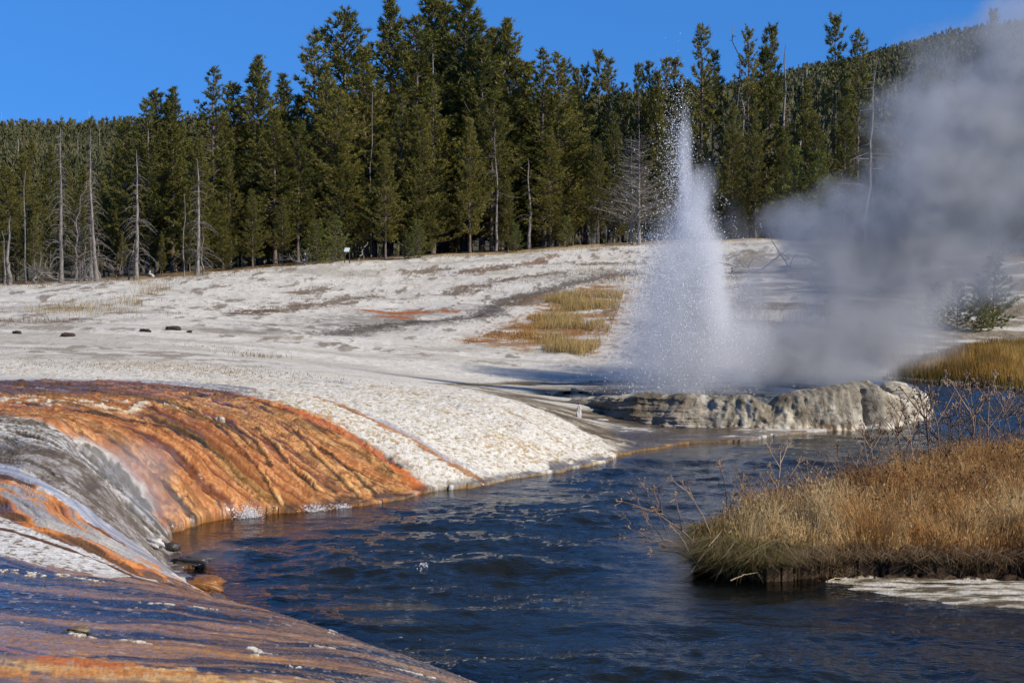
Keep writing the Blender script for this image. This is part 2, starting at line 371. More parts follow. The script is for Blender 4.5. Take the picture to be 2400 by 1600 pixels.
# orange microbial terraces
orange_poly = [(-60,893),(60,891),(300,893),(420,905),(560,918),(650,945),(770,980),(860,1035),(940,1092),(1003,1150),(995,1185),(880,1212),(700,1232),(560,1245),(430,1268),(372,1258),(330,1150),(230,1050),(120,1000),(-60,972)]
orr = region(orange_poly, .34, .22)
t = np.clip(.5 + 1.55 * (streak * .65 + streak2 * .2 + streak3 * .15 + (fine - .5) * .18 - .5), 0, 1)
oc_ = ramp(t, [(.26, lin(48, 36, 18)), (.36, lin(88, 62, 28)), (.42, lin(136, 84, 38)), (.47, lin(172, 110, 54)), (.52, lin(198, 142, 84)), (.57, lin(210, 166, 112)), (.63, lin(184, 124, 66)), (.72, lin(140, 100, 58))])
ol = sst(8.4, 9.3, V_) * sst(12.6, 11.6, V_)
oc_ = oc_ * (1 - .55 * ol[..., None] * sst(.55, .40, streak3)[..., None]) + lin(96, 72, 16) * (.55 * ol * sst(.55, .40, streak3))[..., None]
vv = sst(.47, .60, fbm(XX * 3 + U_, YY * 3, 5, 83, .65))[..., None] * .5; oc_ = oc_ * (1 - vv) + lin(84, 58, 26) * vv
red = .7 * sst(.52, .60, fbm(Vw * 3.1, U_ * .3, 4, 63)) * .5
oc_ = oc_ * (1 - red[..., None]) + lin(172, 92, 42) * red[..., None]
paint(orr, oc_)
# red-orange rim of the last terrace beside the dome, pale crusted ribs
paint(line([(560,925),(660,952),(760,990),(850,1045),(930,1100),(990,1150)], .17, .13) * .85, lin(196, 108, 50))
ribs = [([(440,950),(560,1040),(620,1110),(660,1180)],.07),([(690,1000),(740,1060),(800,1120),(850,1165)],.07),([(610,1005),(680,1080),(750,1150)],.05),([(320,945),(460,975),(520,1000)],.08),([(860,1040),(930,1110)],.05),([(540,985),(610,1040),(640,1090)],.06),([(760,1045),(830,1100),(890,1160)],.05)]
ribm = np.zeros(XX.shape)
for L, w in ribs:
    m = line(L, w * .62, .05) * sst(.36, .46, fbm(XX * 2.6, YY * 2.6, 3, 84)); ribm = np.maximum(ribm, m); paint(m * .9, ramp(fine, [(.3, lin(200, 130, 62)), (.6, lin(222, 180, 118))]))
    m2 = line([(a - 7, b + 3) for a, b in L], w * .8, .05) * (1 - m); paint(m2 * .8, lin(36, 28, 10))  # shadow of each rib painted as a dark line along its left side
# pale nodules and dark channel across the terrace top
paint(line([(0,945),(160,960),(300,985),(400,1005),(470,1035)], .14, .10) * .85, lin(44, 38, 22))
nod = sst(.58, .66, fbm(XX * 5, YY * 5, 3, 65)) * region([(0,928),(170,936),(420,948),(400,965),(140,958),(0,944)], .2, .2)
paint(nod, lin(212, 196, 166))
paint(region([(70,906),(160,918),(160,922),(90,914)], .05, .03), lin(170, 166, 158))
# wet sheet on the plateau
wet = np.maximum(wet, orr * (.35 + .5 * sst(.5, .42, streak)))
pl = region([(-60,889),(90,888),(330,890),(560,905),(620,930),(420,935),(200,925),(-60,925)], .3, .4)
wet = np.maximum(wet, pl); wet = wet * (1 - .35 * pl); paint(pl * sst(.45, .6, streak) * .6, lin(92, 62, 48))
# grey-olive slope with white crust streaks (left of the orange)
gr = region([(-60,974),(120,1002),(230,1052),(330,1152),(385,1243),(403,1275),(470,1325),(440,1350),(420,1345),(340,1290),(250,1225),(160,1165),(60,1108),(-60,1075)], .08, .12)
gs = fbm(Vw * 13, U_ * 1.4, 4, 67, .65)
paint(gr, ramp(gs * .6 + flk * .4, [(.33, lin(62, 55, 44)), (.46, lin(98, 90, 72)), (.53, lin(140, 134, 124)), (.64, lin(200, 197, 192))]))
paint(gr * sst(6.35, 6.85, V_) * .8, lin(78, 66, 34)); paint(gr * sst(5.9, 6.4, V_) * sst(3.5, 5.5, U_) * .45, lin(72, 60, 50))
paint(gr * sst(5.5, 5.2, V_) * .5, lin(104, 90, 80)); wet = np.maximum(wet, gr * .35)
st_ = region([(-60,1072),(0,1088),(60,1108),(160,1165),(250,1225),(340,1290),(420,1345),(400,1345),(310,1290),(210,1225),(110,1150),(0,1108),(-60,1090)], .05, .05)
g2 = region([(-60,1095),(0,1108),(110,1152),(210,1225),(310,1290),(400,1345),(515,1383),(490,1398),(330,1352),(160,1285),(-60,1195)], .08, .1)
paint(g2, ramp(fbm(Vw * 5, U_ * .9, 4, 68, .6), [(.35, lin(104, 74, 44)), (.45, lin(196, 120, 56)), (.52, lin(206, 146, 88)), (.60, lin(150, 148, 150)), (.7, lin(176, 170, 160))]))
paint(st_, ramp(streak2, [(.3, lin(140, 142, 150)), (.6, lin(184, 186, 194))])); wet = np.maximum(wet, np.maximum(st_ * .6, g2 * .6))
# white crest strip, brown seam, then the flooded foreground sheet
paint(region([(-60,1185),(0,1208),(120,1262),(240,1300),(318,1345),(335,1358),(200,1345),(-60,1318)], .05, .10), ramp(flk, [(.3, lin(120, 100, 80)), (.42, lin(196, 192, 184)), (.7, lin(224, 222, 218))]))
paint(line([(0,1240),(120,1275),(260,1325),(310,1350)], .05, .05), lin(92, 60, 34))
fg = region([(-60,1296),(80,1322),(240,1350),(330,1356),(500,1392),(620,1402),(760,1436),(900,1482),(1020,1545),(1180,1640),(600,1700),(-60,1700)], .06, .16)
fgf = sst(2.9, 2.3, V_) * 0 + fg
paint(fgf, ramp(fbm(Vw * 7, U_ * .35, 5, 70, .6), [(.36, lin(44, 34, 22)), (.45, lin(82, 60, 34)), (.53, lin(126, 92, 46)), (.62, lin(170, 122, 62))]))
paint(fgf * line([(0,1570),(150,1558),(350,1585),(560,1598),(800,1640)], .35, .3) * .95, ramp(streak2, [(.3, lin(196, 118, 40)), (.55, lin(214, 150, 78)), (.7, lin(222, 176, 112))]))
paint(fgf * line([(0,1515),(120,1545),(250,1560)], .12, .12) * .8, lin(196, 106, 44))
wet = np.where(fgf > .3, np.maximum(wet, fgf), wet); wet *= 1 - .6 * fgf * line([(0,1570),(150,1558),(350,1585),(560,1598),(800,1640)], .35, .3)
crust = np.zeros(XX.shape)
grit = fbm(XX * 16, YY * 16, 3, 88, .6); paint(fgf * sst(.72, .76, grit + (streak2 - .5) * .15) * .6, lin(190, 170, 140)); paint(fgf * sst(.34, .30, grit) * .35, lin(40, 30, 20))
for L, w in [(L_, w_ * .62) for L_, w_ in [([(0,1335),(90,1348)],.10),([(145,1350),(225,1364)],.08),([(335,1416),(395,1420)],.07),([(455,1425),(492,1430)],.06),([(280,1502),(345,1512)],.08),([(590,1520),(615,1530)],.08),([(600,1538),(655,1556),(700,1568)],.06),([(160,1482),(200,1492)],.09),([(920,1568),(1020,1590)],.05),([(735,1513),(770,1517)],.04),([(0,1447),(110,1466)],.04),([(770,1482),(830,1492)],.03),([(700,1425),(760,1442),(900,1490),(1010,1545),(1100,1595)],.045)]]:
    m = line(L, w, .09) * sst(.47, .53, fbm(XX * 17 + U_ * 3, YY * 13, 4, 72, .65)); crust = np.maximum(crust, m)
paint(crust, lin(214, 206, 188)); wet = wet * (1 - crust)
# geyser apron: grey-brown wet flat
ap = region([(1010,899),(1200,893),(1460,890),(1800,900),(1800,1000),(1700,1040),(1560,1050),(1455,1064),(1340,990),(1240,948),(1110,915)], .15, .3)
apn = fbm(XX * .7, YY * 1.1, 6, 75, .6)
paint(ap, ramp(apn, [(.36, lin(88, 76, 58)), (.45, lin(124, 112, 92)), (.53, lin(152, 142, 122)), (.61, lin(200, 194, 180))]))
paint(line([(1380,1010),(1450,1035),(1520,1045),(1600,1035)], .3, .25) * .8, lin(74, 54, 30)); wet = np.maximum(wet, ap * .30)
paint(line([(1250,895),(1030,900)], .5, .3) * .7, lin(120, 100, 56)); paint(line([(1450,1065),(1600,1045),(1740,1040)], .18, .1) * .7, lin(150, 110, 60))
# soil of the grassy bank, stream bed, mineral bar
isl = (SI > -.30) & (S <= 0)
col[isl] = (ramp(fine, [(.3, lin(40, 30, 20)), (.7, lin(84, 64, 42))]))[isl]; wet[isl] = .2
bed = (S <= 0) & (SI <= -.30)
col[bed] = ramp(med, [(.35, lin(70, 58, 36)), (.6, lin(140, 112, 66))])[bed]; wet[bed] = 0
bar = bed & (SB > -.5)
barc = ramp(fbm(XX * 3, YY * 9, 5, 76, .6), [(.38, lin(88, 76, 56)), (.48, lin(150, 140, 116)), (.62, lin(206, 200, 186))])
col[bar] = barc[bar]; wet[bar] = .3
oband = sst(.5, .0, -S) * 0 + 0
# shallow orange bed below the terraces; dark wet foot of the banks
shal = bed & (np.abs(V_ - 9) < 4.5) & (YY > 19) & (YY < 26) & (XX < -2.2)
col[shal] = lin(120, 78, 34)
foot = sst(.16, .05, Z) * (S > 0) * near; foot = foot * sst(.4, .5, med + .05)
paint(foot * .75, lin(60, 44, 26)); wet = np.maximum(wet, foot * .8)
# far forest floor
ff = region([(-300,668),(0,668),(400,650),(620,628),(813,606),(1000,603),(1250,588),(1480,573),(1750,562),(2100,560),(2700,560)], .1, 0) * 0
fy = np.interp(1200 + F * XX / YY, [-300, 0, 400, 700, 1000, 1250, 1450, 1700, 2000, 2400, 2700], [101, 101, 105, 113, 118, 121, 123, 125, 127, 118, 112])
ffm = sst(0, 3.5, YY - fy + (med - .5) * 4)
paint(ffm, ramp(med, [(.35, lin(70, 56, 34)), (.6, lin(128, 104, 66))]))
paint(sst(-2, 0, YY - fy) * sst(3, 1, YY - fy) * sst(900, 1200, PX) * .8, lin(158, 128, 74))

# relief: ribs, flakes, nodules, crust plates
land = (S > 0)
rel = np.zeros(XX.shape)
rel += orr * ((streak - .5) * .13 + (streak2 - .5) * .06 + (fine - .5) * .05 + (fbm(XX * 4, YY * 4, 4, 82, .6) - .5) * .07) + ribm * .035 + nod * .02 + (gr + g2) * ((gs - .5) * .10 + (streak - .5) * .12)
rel += dome * ((flk - .5) * .035 + (streak3 - .5) * .12 + (fbm(XX * 3, YY * 3, 5, 80, .6) - .5) * .05)
rel += ap * (apn - .5) * .14 + crust * .012 + fgf * ((streak - .5) * .045 + (fine - .5) * .010 + (grit - .5) * .006)
rel += far * ((spk - .5) * .07 + (rid - .5) * .16 + (big - .5) * .3) + (1 - far) * sst(46, 52, YY) * (med - .5) * .1
rel += isl * (fine - .5) * .12 + bed * (med - .5) * .08 * (SB < -.4)
rel *= np.where(land, sst(0, .35, S) * .85 + .15, 1)
Z = Z + rel
Z = np.where(land, np.maximum(Z, .02), Z)
nr, nc = XX.shape
idx = np.arange(nr * nc).reshape(nr, nc)
quads = np.stack([idx[:-1, :-1], idx[:-1, 1:], idx[1:, 1:], idx[1:, :-1]], -1).reshape(-1, 4)
gm = NT('mineral_ground')
flowv = gm.attr('flow'); wetn = gm.attr('wet', 'Fac'); colr = gm.attr('tint', 'Vector'); P = gm.pos()
nf = gm.noise(P, 22, 5, .65); nfl = gm.noise(gm.scale(flowv, (30, 4, 1)), 1.0, 4, .65); nm = gm.noise(P, 5, 4, .6)
spek = gm.voro(P, 34); 
f = gm.mr(gm.math('ADD', gm.math('MULTIPLY', nf, .6), gm.math('MULTIPLY', nfl, .4)), .33, .67, .74, 1.22)
c2 = gm.node('ShaderNodeVectorMath', operation='SCALE'); gm.l.new(colr, c2.inputs[0]); gm.l.new(f, c2.inputs['Scale'])
gm.set(gm.p.inputs['Base Color'], c2.outputs[0])
gm.set(gm.p.inputs['Roughness'], gm.mr(wetn, 0, 1, .92, .45)); gm.p.inputs['Specular IOR Level'].default_value = .35
film = gm.mr(wetn, .25, .95, 0, 1)
gm.set(gm.p.inputs['Coat Weight'], film); gm.set(gm.p.inputs['Coat Roughness'], gm.mr(wetn, .3, 1, .22, .07)); gm.p.inputs['Coat IOR'].default_value = 1.62
hgt = gm.math('ADD', gm.math('MULTIPLY', nf, .6), gm.math('ADD', gm.math('MULTIPLY', spek, .25), gm.math('MULTIPLY', nm, .5)))
b1 = gm.bump(hgt, gm.mr(wetn, 0, 1, .7, .3), .045); gm.l.new(b1, gm.p.inputs['Normal'])
rip = gm.noise(gm.scale(flowv, (14, 5, 1)), 1.0, 3, .6, 1.2); rip2 = gm.noise(P, 16, 3, .6)
b2 = gm.bump(gm.math('ADD', rip, gm.math('MULTIPLY', rip2, .5)), .8, .035); gm.l.new(b2, gm.p.inputs['Coat Normal'])
ground = mesh_np('ground', np.stack([XX, YY, Z], -1).reshape(-1, 3), quads, gm.m)
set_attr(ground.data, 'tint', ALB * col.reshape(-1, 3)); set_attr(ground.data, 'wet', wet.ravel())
set_attr(ground.data, 'flow', np.stack([Vw, U_, np.zeros_like(U_)], -1).reshape(-1, 3))
tag(ground, kind='structure')
# height lookup that includes the relief, for planting things
lrow = np.log(rows)
def gz(x, y):
    px = 1200 + F * x / y
    i = np.clip(np.interp(px, colp, np.arange(nc)), 0, nc - 1.001); j = np.clip(np.interp(math.log(y), lrow, np.arange(nr)), 0, nr - 1.001)
    i0, j0 = int(i), int(j); a, b = i - i0, j - j0
    return float((Z[j0, i0] * (1 - a) + Z[j0, i0 + 1] * a) * (1 - b) + (Z[j0 + 1, i0] * (1 - a) + Z[j0 + 1, i0 + 1] * a) * b)
def ghit(px, py, y0=9.0, y1=160.0):
    """point of the finished ground seen at a photo position"""
    last = None
    for Y in np.exp(np.linspace(math.log(y0), math.log(y1), 700)):
        x, _, z = unproj(px, py, Y)
        if gz(x, Y) >= z: return x, float(Y), gz(x, Y)
    return x, float(Y), gz(x, Y)

# ------------------------------------------------------------------ stream
wr = np.exp(np.linspace(math.log(5), math.log(66), 760)); wc = np.concatenate([np.linspace(-1500, 200, 80, endpoint=False), np.linspace(200, 2450, 700, endpoint=False), np.linspace(2450, 3900, 60)])
WP, WY = np.meshgrid(wc, wr); WX = (WP - 1200) / F * WY
w1 = fbm(WX * 1.3 + WY * .35, WY * 2.1 - WX * .25, 4, 90, .55); w2 = fbm(WX * 4 + WY, WY * 6.5, 3, 91, .5)
chop = .5 + .7 * sst(.38, .58, fbm(WX * .35, WY * .3, 3, 92)); calm = sst(.2, 2.6, -sdist(isl_poly, WX, WY)); chop *= .3 + .7 * calm; w0 = fbm(WX * .45 + WY * .15, WY * .95, 3, 93)
WZ = ((w1 - .5) * .105 + (w2 - .5) * .030 + (w0 - .5) * .16) * chop
gh = height(WX, WY); WZ = WZ * sst(-.02, -.3, gh) + 0.0
dep = np.clip(-gh, 0, 1)
wi = np.arange(WX.size).reshape(WX.shape)
wq = np.stack([wi[:-1, :-1], wi[:-1, 1:], wi[1:, 1:], wi[1:, :-1]], -1).reshape(-1, 4)
wm = NT('stream_water'); P = wm.pos()
wm.p.inputs['Base Color'].default_value = (.013, .015, .013, 1); wm.p.inputs['Roughness'].default_value = .04; wm.p.inputs['IOR'].default_value = 1.31
wv = wm.scale(P, (1, 1.9, 1))
wb = wm.math('ADD', wm.noise(wv, 5.5, 3, .55, .4), wm.math('MULTIPLY', wm.noise(wv, 17, 2, .5, .2), .35))
wbn = wm.bump(wb, wm.mr(wm.attr('chop', 'Fac'), .1, 1.1, .2, .6), .032); wm.l.new(wbn, wm.p.inputs['Normal'])
tr = wm.node('ShaderNodeBsdfTransparent'); tr.inputs[0].default_value = (.62, .68, .60, 1)
fr = wm.node('ShaderNodeFresnel'); fr.inputs[0].default_value = 1.31; wm.l.new(wbn, fr.inputs['Normal'])
gl = wm.node('ShaderNodeBsdfGlossy'); gl.inputs['Roughness'].default_value = .04; gl.inputs[0].default_value = (1, 1, 1, 1); wm.l.new(wbn, gl.inputs['Normal'])
sh = wm.node('ShaderNodeMixShader'); wm.l.new(fr.outputs[0], sh.inputs[0]); wm.l.new(tr.outputs[0], sh.inputs[1]); wm.l.new(gl.outputs[0], sh.inputs[2])
s2 = wm.node('ShaderNodeMixShader'); wm.l.new(wm.mr(wm.attr('depth', 'Fac'), .04, .42, 0, 1, True), s2.inputs[0]); wm.l.new(sh.outputs[0], s2.inputs[1]); wm.l.new(wm.p.outputs[0], s2.inputs[2])
wm.l.new(s2.outputs[0], wm.out.inputs[0])
water = mesh_np('water', np.stack([WX, WY, WZ], -1).reshape(-1, 3), wq, wm.m); set_attr(water.data, 'depth', dep.ravel()); set_attr(water.data, 'chop', chop.ravel()); tag(water, kind='structure')

# ------------------------------------------------------------------ geometry builders
def tube(path, radii, k=4):
    P = np.asarray(path, float); n = len(P); R = np.asarray(radii, float)
    T = np.gradient(P, axis=0); T /= np.linalg.norm(T, axis=1)[:, None] + 1e-9
    ref = np.where(np.abs(T[:, 2:3]) > .8, [[1., 0, 0]], [[0, 0, 1.]])
    A = np.cross(T, ref); A /= np.linalg.norm(A, axis=1)[:, None] + 1e-9; B = np.cross(T, A)
    a = np.arange(k) / k * 2 * pi
    V = (P[:, None] + R[:, None, None] * (np.cos(a)[None, :, None] * A[:, None] + np.sin(a)[None, :, None] * B[:, None])).reshape(-1, 3)
    i = np.arange(n - 1)[:, None] * k + np.arange(k)[None]; j = np.arange(n - 1)[:, None] * k + (np.arange(k)[None] + 1) % k
    return V, np.stack([i, j, j + k, i + k], -1).reshape(-1, 4)
class Bag:
    def __init__(s): s.V = []; s.F = []; s.n = 0; s.A = []
    def add(s, V, Fc, a=None):
        s.V.append(np.asarray(V, float)); s.F.append(np.asarray(Fc) + s.n); s.n += len(V)
        if a is not None: s.A.append(np.broadcast_to(np.asarray(a, float), (len(V), 3)))
    def tube(s, path, radii, k=4, a=None): s.add(*tube(path, radii, k), a)
    def obj(s, name, mat, parent=None, smooth=True, link=True):
        o = mesh_np(name, np.concatenate(s.V), np.concatenate(s.F), mat, parent, smooth, link)
        if s.A: set_attr(o.data if link else o, 'tint', np.concatenate(s.A))
        return o
def nrm(v): return v / (np.linalg.norm(v, axis=-1, keepdims=True) + 1e-9)
def tufts(c, d, s, k, wid, spread, r):
    """sprays of needle blades: k narrow triangles from every centre"""
    n = len(c); c = np.repeat(c, k, 0); d = np.repeat(d, k, 0); s = np.repeat(s, k)
    dd = nrm(d + r.normal(0, spread, (n * k, 3))); side = nrm(np.cross(dd, r.normal(0, 1, (n * k, 3))))
    L = s * r.uniform(.65, 1.15, n * k); b = c + r.normal(0, .05, (n * k, 3)) * s[:, None] * 2
    w = (wid * s)[:, None]
    V = np.stack([b - side * w * .5, b + side * w * .5, b + dd * L[:, None]], 1).reshape(-1, 3)
    return V, np.arange(n * k * 3).reshape(-1, 3)
def conifer(seed, H=20., base=.12, rmax=2.4, dens=1., pw=.75, k=10, ts=.40, wander=.2, bare=.0, topw=.3):
    r = np.random.default_rng(seed)
    T = Bag(); zt = np.linspace(0, H, 12)
    bx = np.cumsum(r.normal(0, wander * .12, 12)); by = np.cumsum(r.normal(0, wander * .12, 12)); bx -= bx[0]; by -= by[0]
    T.tube(np.c_[bx, by, zt - .4 * (zt == 0)], np.interp(zt, [0, .6, H * .6, H], [.28, .2, .13, .02]) * H / 20, 7)
    cs, ds, ss = [], [], []
    z = H * base
    while z < H - .3:
        t = (z - H * base) / (H * (1 - base))
        R = (rmax * (1 - t) ** pw * min(1, .55 + t * 3.2) + topw) * (1 + .28 * math.sin(z * 1.7 + seed) * r.uniform(.3, 1))
        nb = max(3, int(r.integers(4, 7) * dens)); a0 = r.uniform(0, 6.3)
        for b in range(nb):
            if r.random() < .16: continue
            a = a0 + b / nb * 6.28 + r.normal(0, .25); L = R * r.uniform(.5, 1.15); el = np.interp(t, [0, .5, 1], [-.12, .3, 1.0]) + r.normal(0, .15)
            q = np.linspace(0, 1, 5); out = q * L * cos(el); up = q * L * sin(el) + q ** 2.2 * L * .28 - (1 - t) * .12 * L * np.sin(q * pi)
            ox = np.interp(z, zt, bx); oy = np.interp(z, zt, by)
            pth = np.c_[ox + out * cos(a), oy + out * sin(a), z + up]
            T.tube(pth, np.linspace(.045, .012, 5) * (.6 + L * .25), 3)
            n = max(3, int(L / .17)); f = r.uniform(0, 1, n) ** .7 * .8 + .22; f[0] = 1
            pc = np.stack([np.interp(f, q, pth[:, i]) for i in range(3)], 1)
            lat = np.array([-sin(a), cos(a), 0.]); pc = pc + lat * (r.normal(0, .15, n) * L * (1.1 - f * .5))[:, None] + r.normal(0, .07, (n, 3)) + np.array([0, 0, .05]) * L
            dv = np.array([cos(a) * .75, sin(a) * .75, .55 + .5 * t]); cs.append(pc); ds.append(np.broadcast_to(dv, (n, 3))); ss.append(np.full(n, ts) * r.uniform(.75, 1.2, n))
        z += r.uniform(.22, .42) / dens ** .4
    if bare > 0:
        z = 1.2
        while z < H * base:
            a = r.uniform(0, 6.3); L = r.uniform(.3, 1.5) * bare; q = np.linspace(0, 1, 4)
            T.tube(np.c_[q * L * cos(a), q * L * sin(a), z - q ** 2 * L * .35], [.025, .02, .015, .008], 3); z += r.uniform(.2, .6)
    cs.append(np.array([[bx[-1], by[-1], H - .15 * i] for i in range(4)])); ds.append(np.tile([0, 0, 1.], (4, 1))); ss.append(np.full(4, ts * .8))
    Cv, Cf = tufts(np.concatenate(cs), nrm(np.concatenate(ds)), np.concatenate(ss), k, .21, .5, r)
    return T, Cv, Cf
def foliage_mat(name, c1, c2):
    m = NT(name); P = m.obj(); rn = m.rnd()
    n = m.noise(P, 1.6, 3, .6)
    f = m.math('ADD', m.math('MULTIPLY', rn, .55), m.math('MULTIPLY', n, .6), clamp=True)
    c = m.mix(f, c1, c2); m.set(m.p.inputs['Base Color'], c); m.p.inputs['Roughness'].default_value = .6; m.p.inputs['Specular IOR Level'].default_value = .25
    tl = m.node('ShaderNodeBsdfTranslucent'); m.l.new(c, tl.inputs[0]); mx = m.node('ShaderNodeMixShader'); mx.inputs[0].default_value = .22
    m.l.new(m.p.outputs[0], mx.inputs[1]); m.l.new(tl.outputs[0], mx.inputs[2]); m.l.new(mx.outputs[0], m.out.inputs[0]); return m.m
NEEDLE = foliage_mat('pine_needles', (.076, .086, .016), (.225, .195, .038))
NEEDLE_Y = foliage_mat('young_needles', (.09, .12, .02), (.17, .18, .035))
bk = NT('pine_bark'); bn = bk.noise(bk.scale(bk.obj(), (3, 3, .8)), 3, 4, .6)
bk.set(bk.p.inputs['Base Color'], bk.mix(bk.mr(bn, .35, .65), (.07, .05, .037), (.21, .165, .13))); bk.p.inputs['Roughness'].default_value = .9; BARK = bk.m
dw = NT('dead_wood'); bn = dw.noise(dw.scale(dw.obj(), (3, 3, .5)), 3, 4, .6)
dw.set(dw.p.inputs['Base Color'], dw.mix(dw.mr(bn, .35, .65), (.10, .085, .072), (.28, .25, .215))); dw.p.inputs['Roughness'].default_value = .85; DEAD = dw.m
wb_ = NT('bleached_wood'); bn = wb_.noise(wb_.scale(wb_.obj(), (3, 3, .5)), 3, 4, .6)
wb_.set(wb_.p.inputs['Base Color'], wb_.mix(wb_.mr(bn, .35, .65), (.45, .41, .37), (.68, .64, .58))); wb_.p.inputs['Roughness'].default_value = .85; BLEACH = wb_.m

def copy_tree(o, parent=None):
    c = o.copy(); C.objects.link(c); c.parent = parent
    for ch in o.children: copy_tree(ch, c)
    return c
protos = {}
def proto(key, **kw):
    T, Cv, Cf = conifer(**kw)
    tm = T.obj('trunk', BARK, link=False); cm = mesh_np('crown', Cv, Cf, kw.get('mat', NEEDLE), smooth=False, link=False); protos[key] = (tm, cm, kw.get('H', 20.))
proto('full0', seed=1, base=.10, rmax=3.9, dens=.95, pw=.85, bare=.8)
proto('full1', seed=2, base=.16, rmax=3.2, dens=1.0, pw=.75, bare=1.)
proto('full2', seed=3, base=.07, rmax=4.6, dens=1.0, pw=1.0, bare=.6)
proto('full3', seed=4, base=.20, rmax=3.4, dens=.95, pw=.62, bare=1.)
proto('full4', seed=14, base=.12, rmax=3.7, dens=.8, pw=.9, bare=.9, wander=.5)
proto('full5', seed=15, base=.22, rmax=3.0, dens=1.0, pw=.7, bare=1., wander=.6, topw=.5)
proto('slim2', seed=16, base=.30, rmax=2.0, dens=.65, pw=.5, bare=.9, wander=.5)
proto('slim0', seed=5, base=.15, rmax=2.1, dens=1.0, pw=.75, bare=.8)
proto('slim1', seed=6, base=.25, rmax=2.3, dens=.85, pw=.65, bare=.9)
proto('tall0', seed=7, base=.58, rmax=1.5, dens=.5, pw=.6, bare=.7, ts=.5)
proto('tall1', seed=8, base=.62, rmax=1.2, dens=.6, pw=.4, bare=.6, ts=.5, wander=.4)
proto('tall2', seed=9, base=.48, rmax=1.7, dens=.55, pw=.6, bare=.8, ts=.48, wander=.4)
proto('young0', seed=10, H=6., base=.04, rmax=1.4, dens=1.3, ts=.30, k=7, topw=.2)
proto('young1', seed=11, H=6., base=.04, rmax=1.9, dens=1.3, ts=.30, k=7, topw=.3)
def gbase(px, Y):
    x = (px - 1200) / F * Y
    return x, (gz(x, Y) if Y < 164 else hillz(x, Y))
def crest(px): return np.interp(px, [-1500,0,230,460,900,1200,1470,1711,1823,1877,1993,2064,2158,2270,2400,3000,3900], [360,332,326,318,325,290,250,222,204,183,166,142,120,96,80,26,76])
def hillz(X, Y):
    X = np.asarray(X, float); Y = np.asarray(Y, float); px = 1200 + F * X / Y
    Yc = np.interp(px, [-1500, 400, 1300, 3900], [1150, 1150, 1900, 1900]); zc = CAMH + (640 - crest(px)) / F * Yc
    t = np.clip((Y - 165) / (Yc - 165), 0, 1.25)
    z = 4.5 + (zc - 4.5) * (t ** .93) + (fbm(X * .012, Y * .008, 3, 101) - .5) * 14 * np.minimum(t * 3, 1) * (1 - sst(.8, 1, t))
    return np.where(t > 1, zc - (t - 1) * 200, z)
def put(key, px, top, Y, label, cat='pine tree', group=None, name='pine_tree', wid=1., H=None, mat=None):
    tm, cm, H0 = protos[key]; x, z = gbase(px, Y)
    if H is None: H = unproj(px, top, Y)[2] - z
    s = H / H0; o = empty(name, (x, Y, z), random.uniform(0, 6.28)); w = wid * (s if s < 1 else s ** .7) * random.uniform(.92, 1.08)
    o.scale = (w, w, s); tag(o, label, cat, group)
    for nm, me in (('trunk', tm), ('crown', cm)):
        c = bpy.data.objects.new(nm, me); C.objects.link(c); c.parent = o
        if mat and nm == 'crown': c.material_slots[0].link = 'OBJECT'; c.material_slots[0].material = mat
    return o
def edgeY(px): return float(np.interp(px, [-300, 0, 400, 700, 1000, 1250, 1450, 1700, 2000, 2400, 2700], [102, 102, 106, 114, 119, 122, 124, 126, 128, 121, 116]))
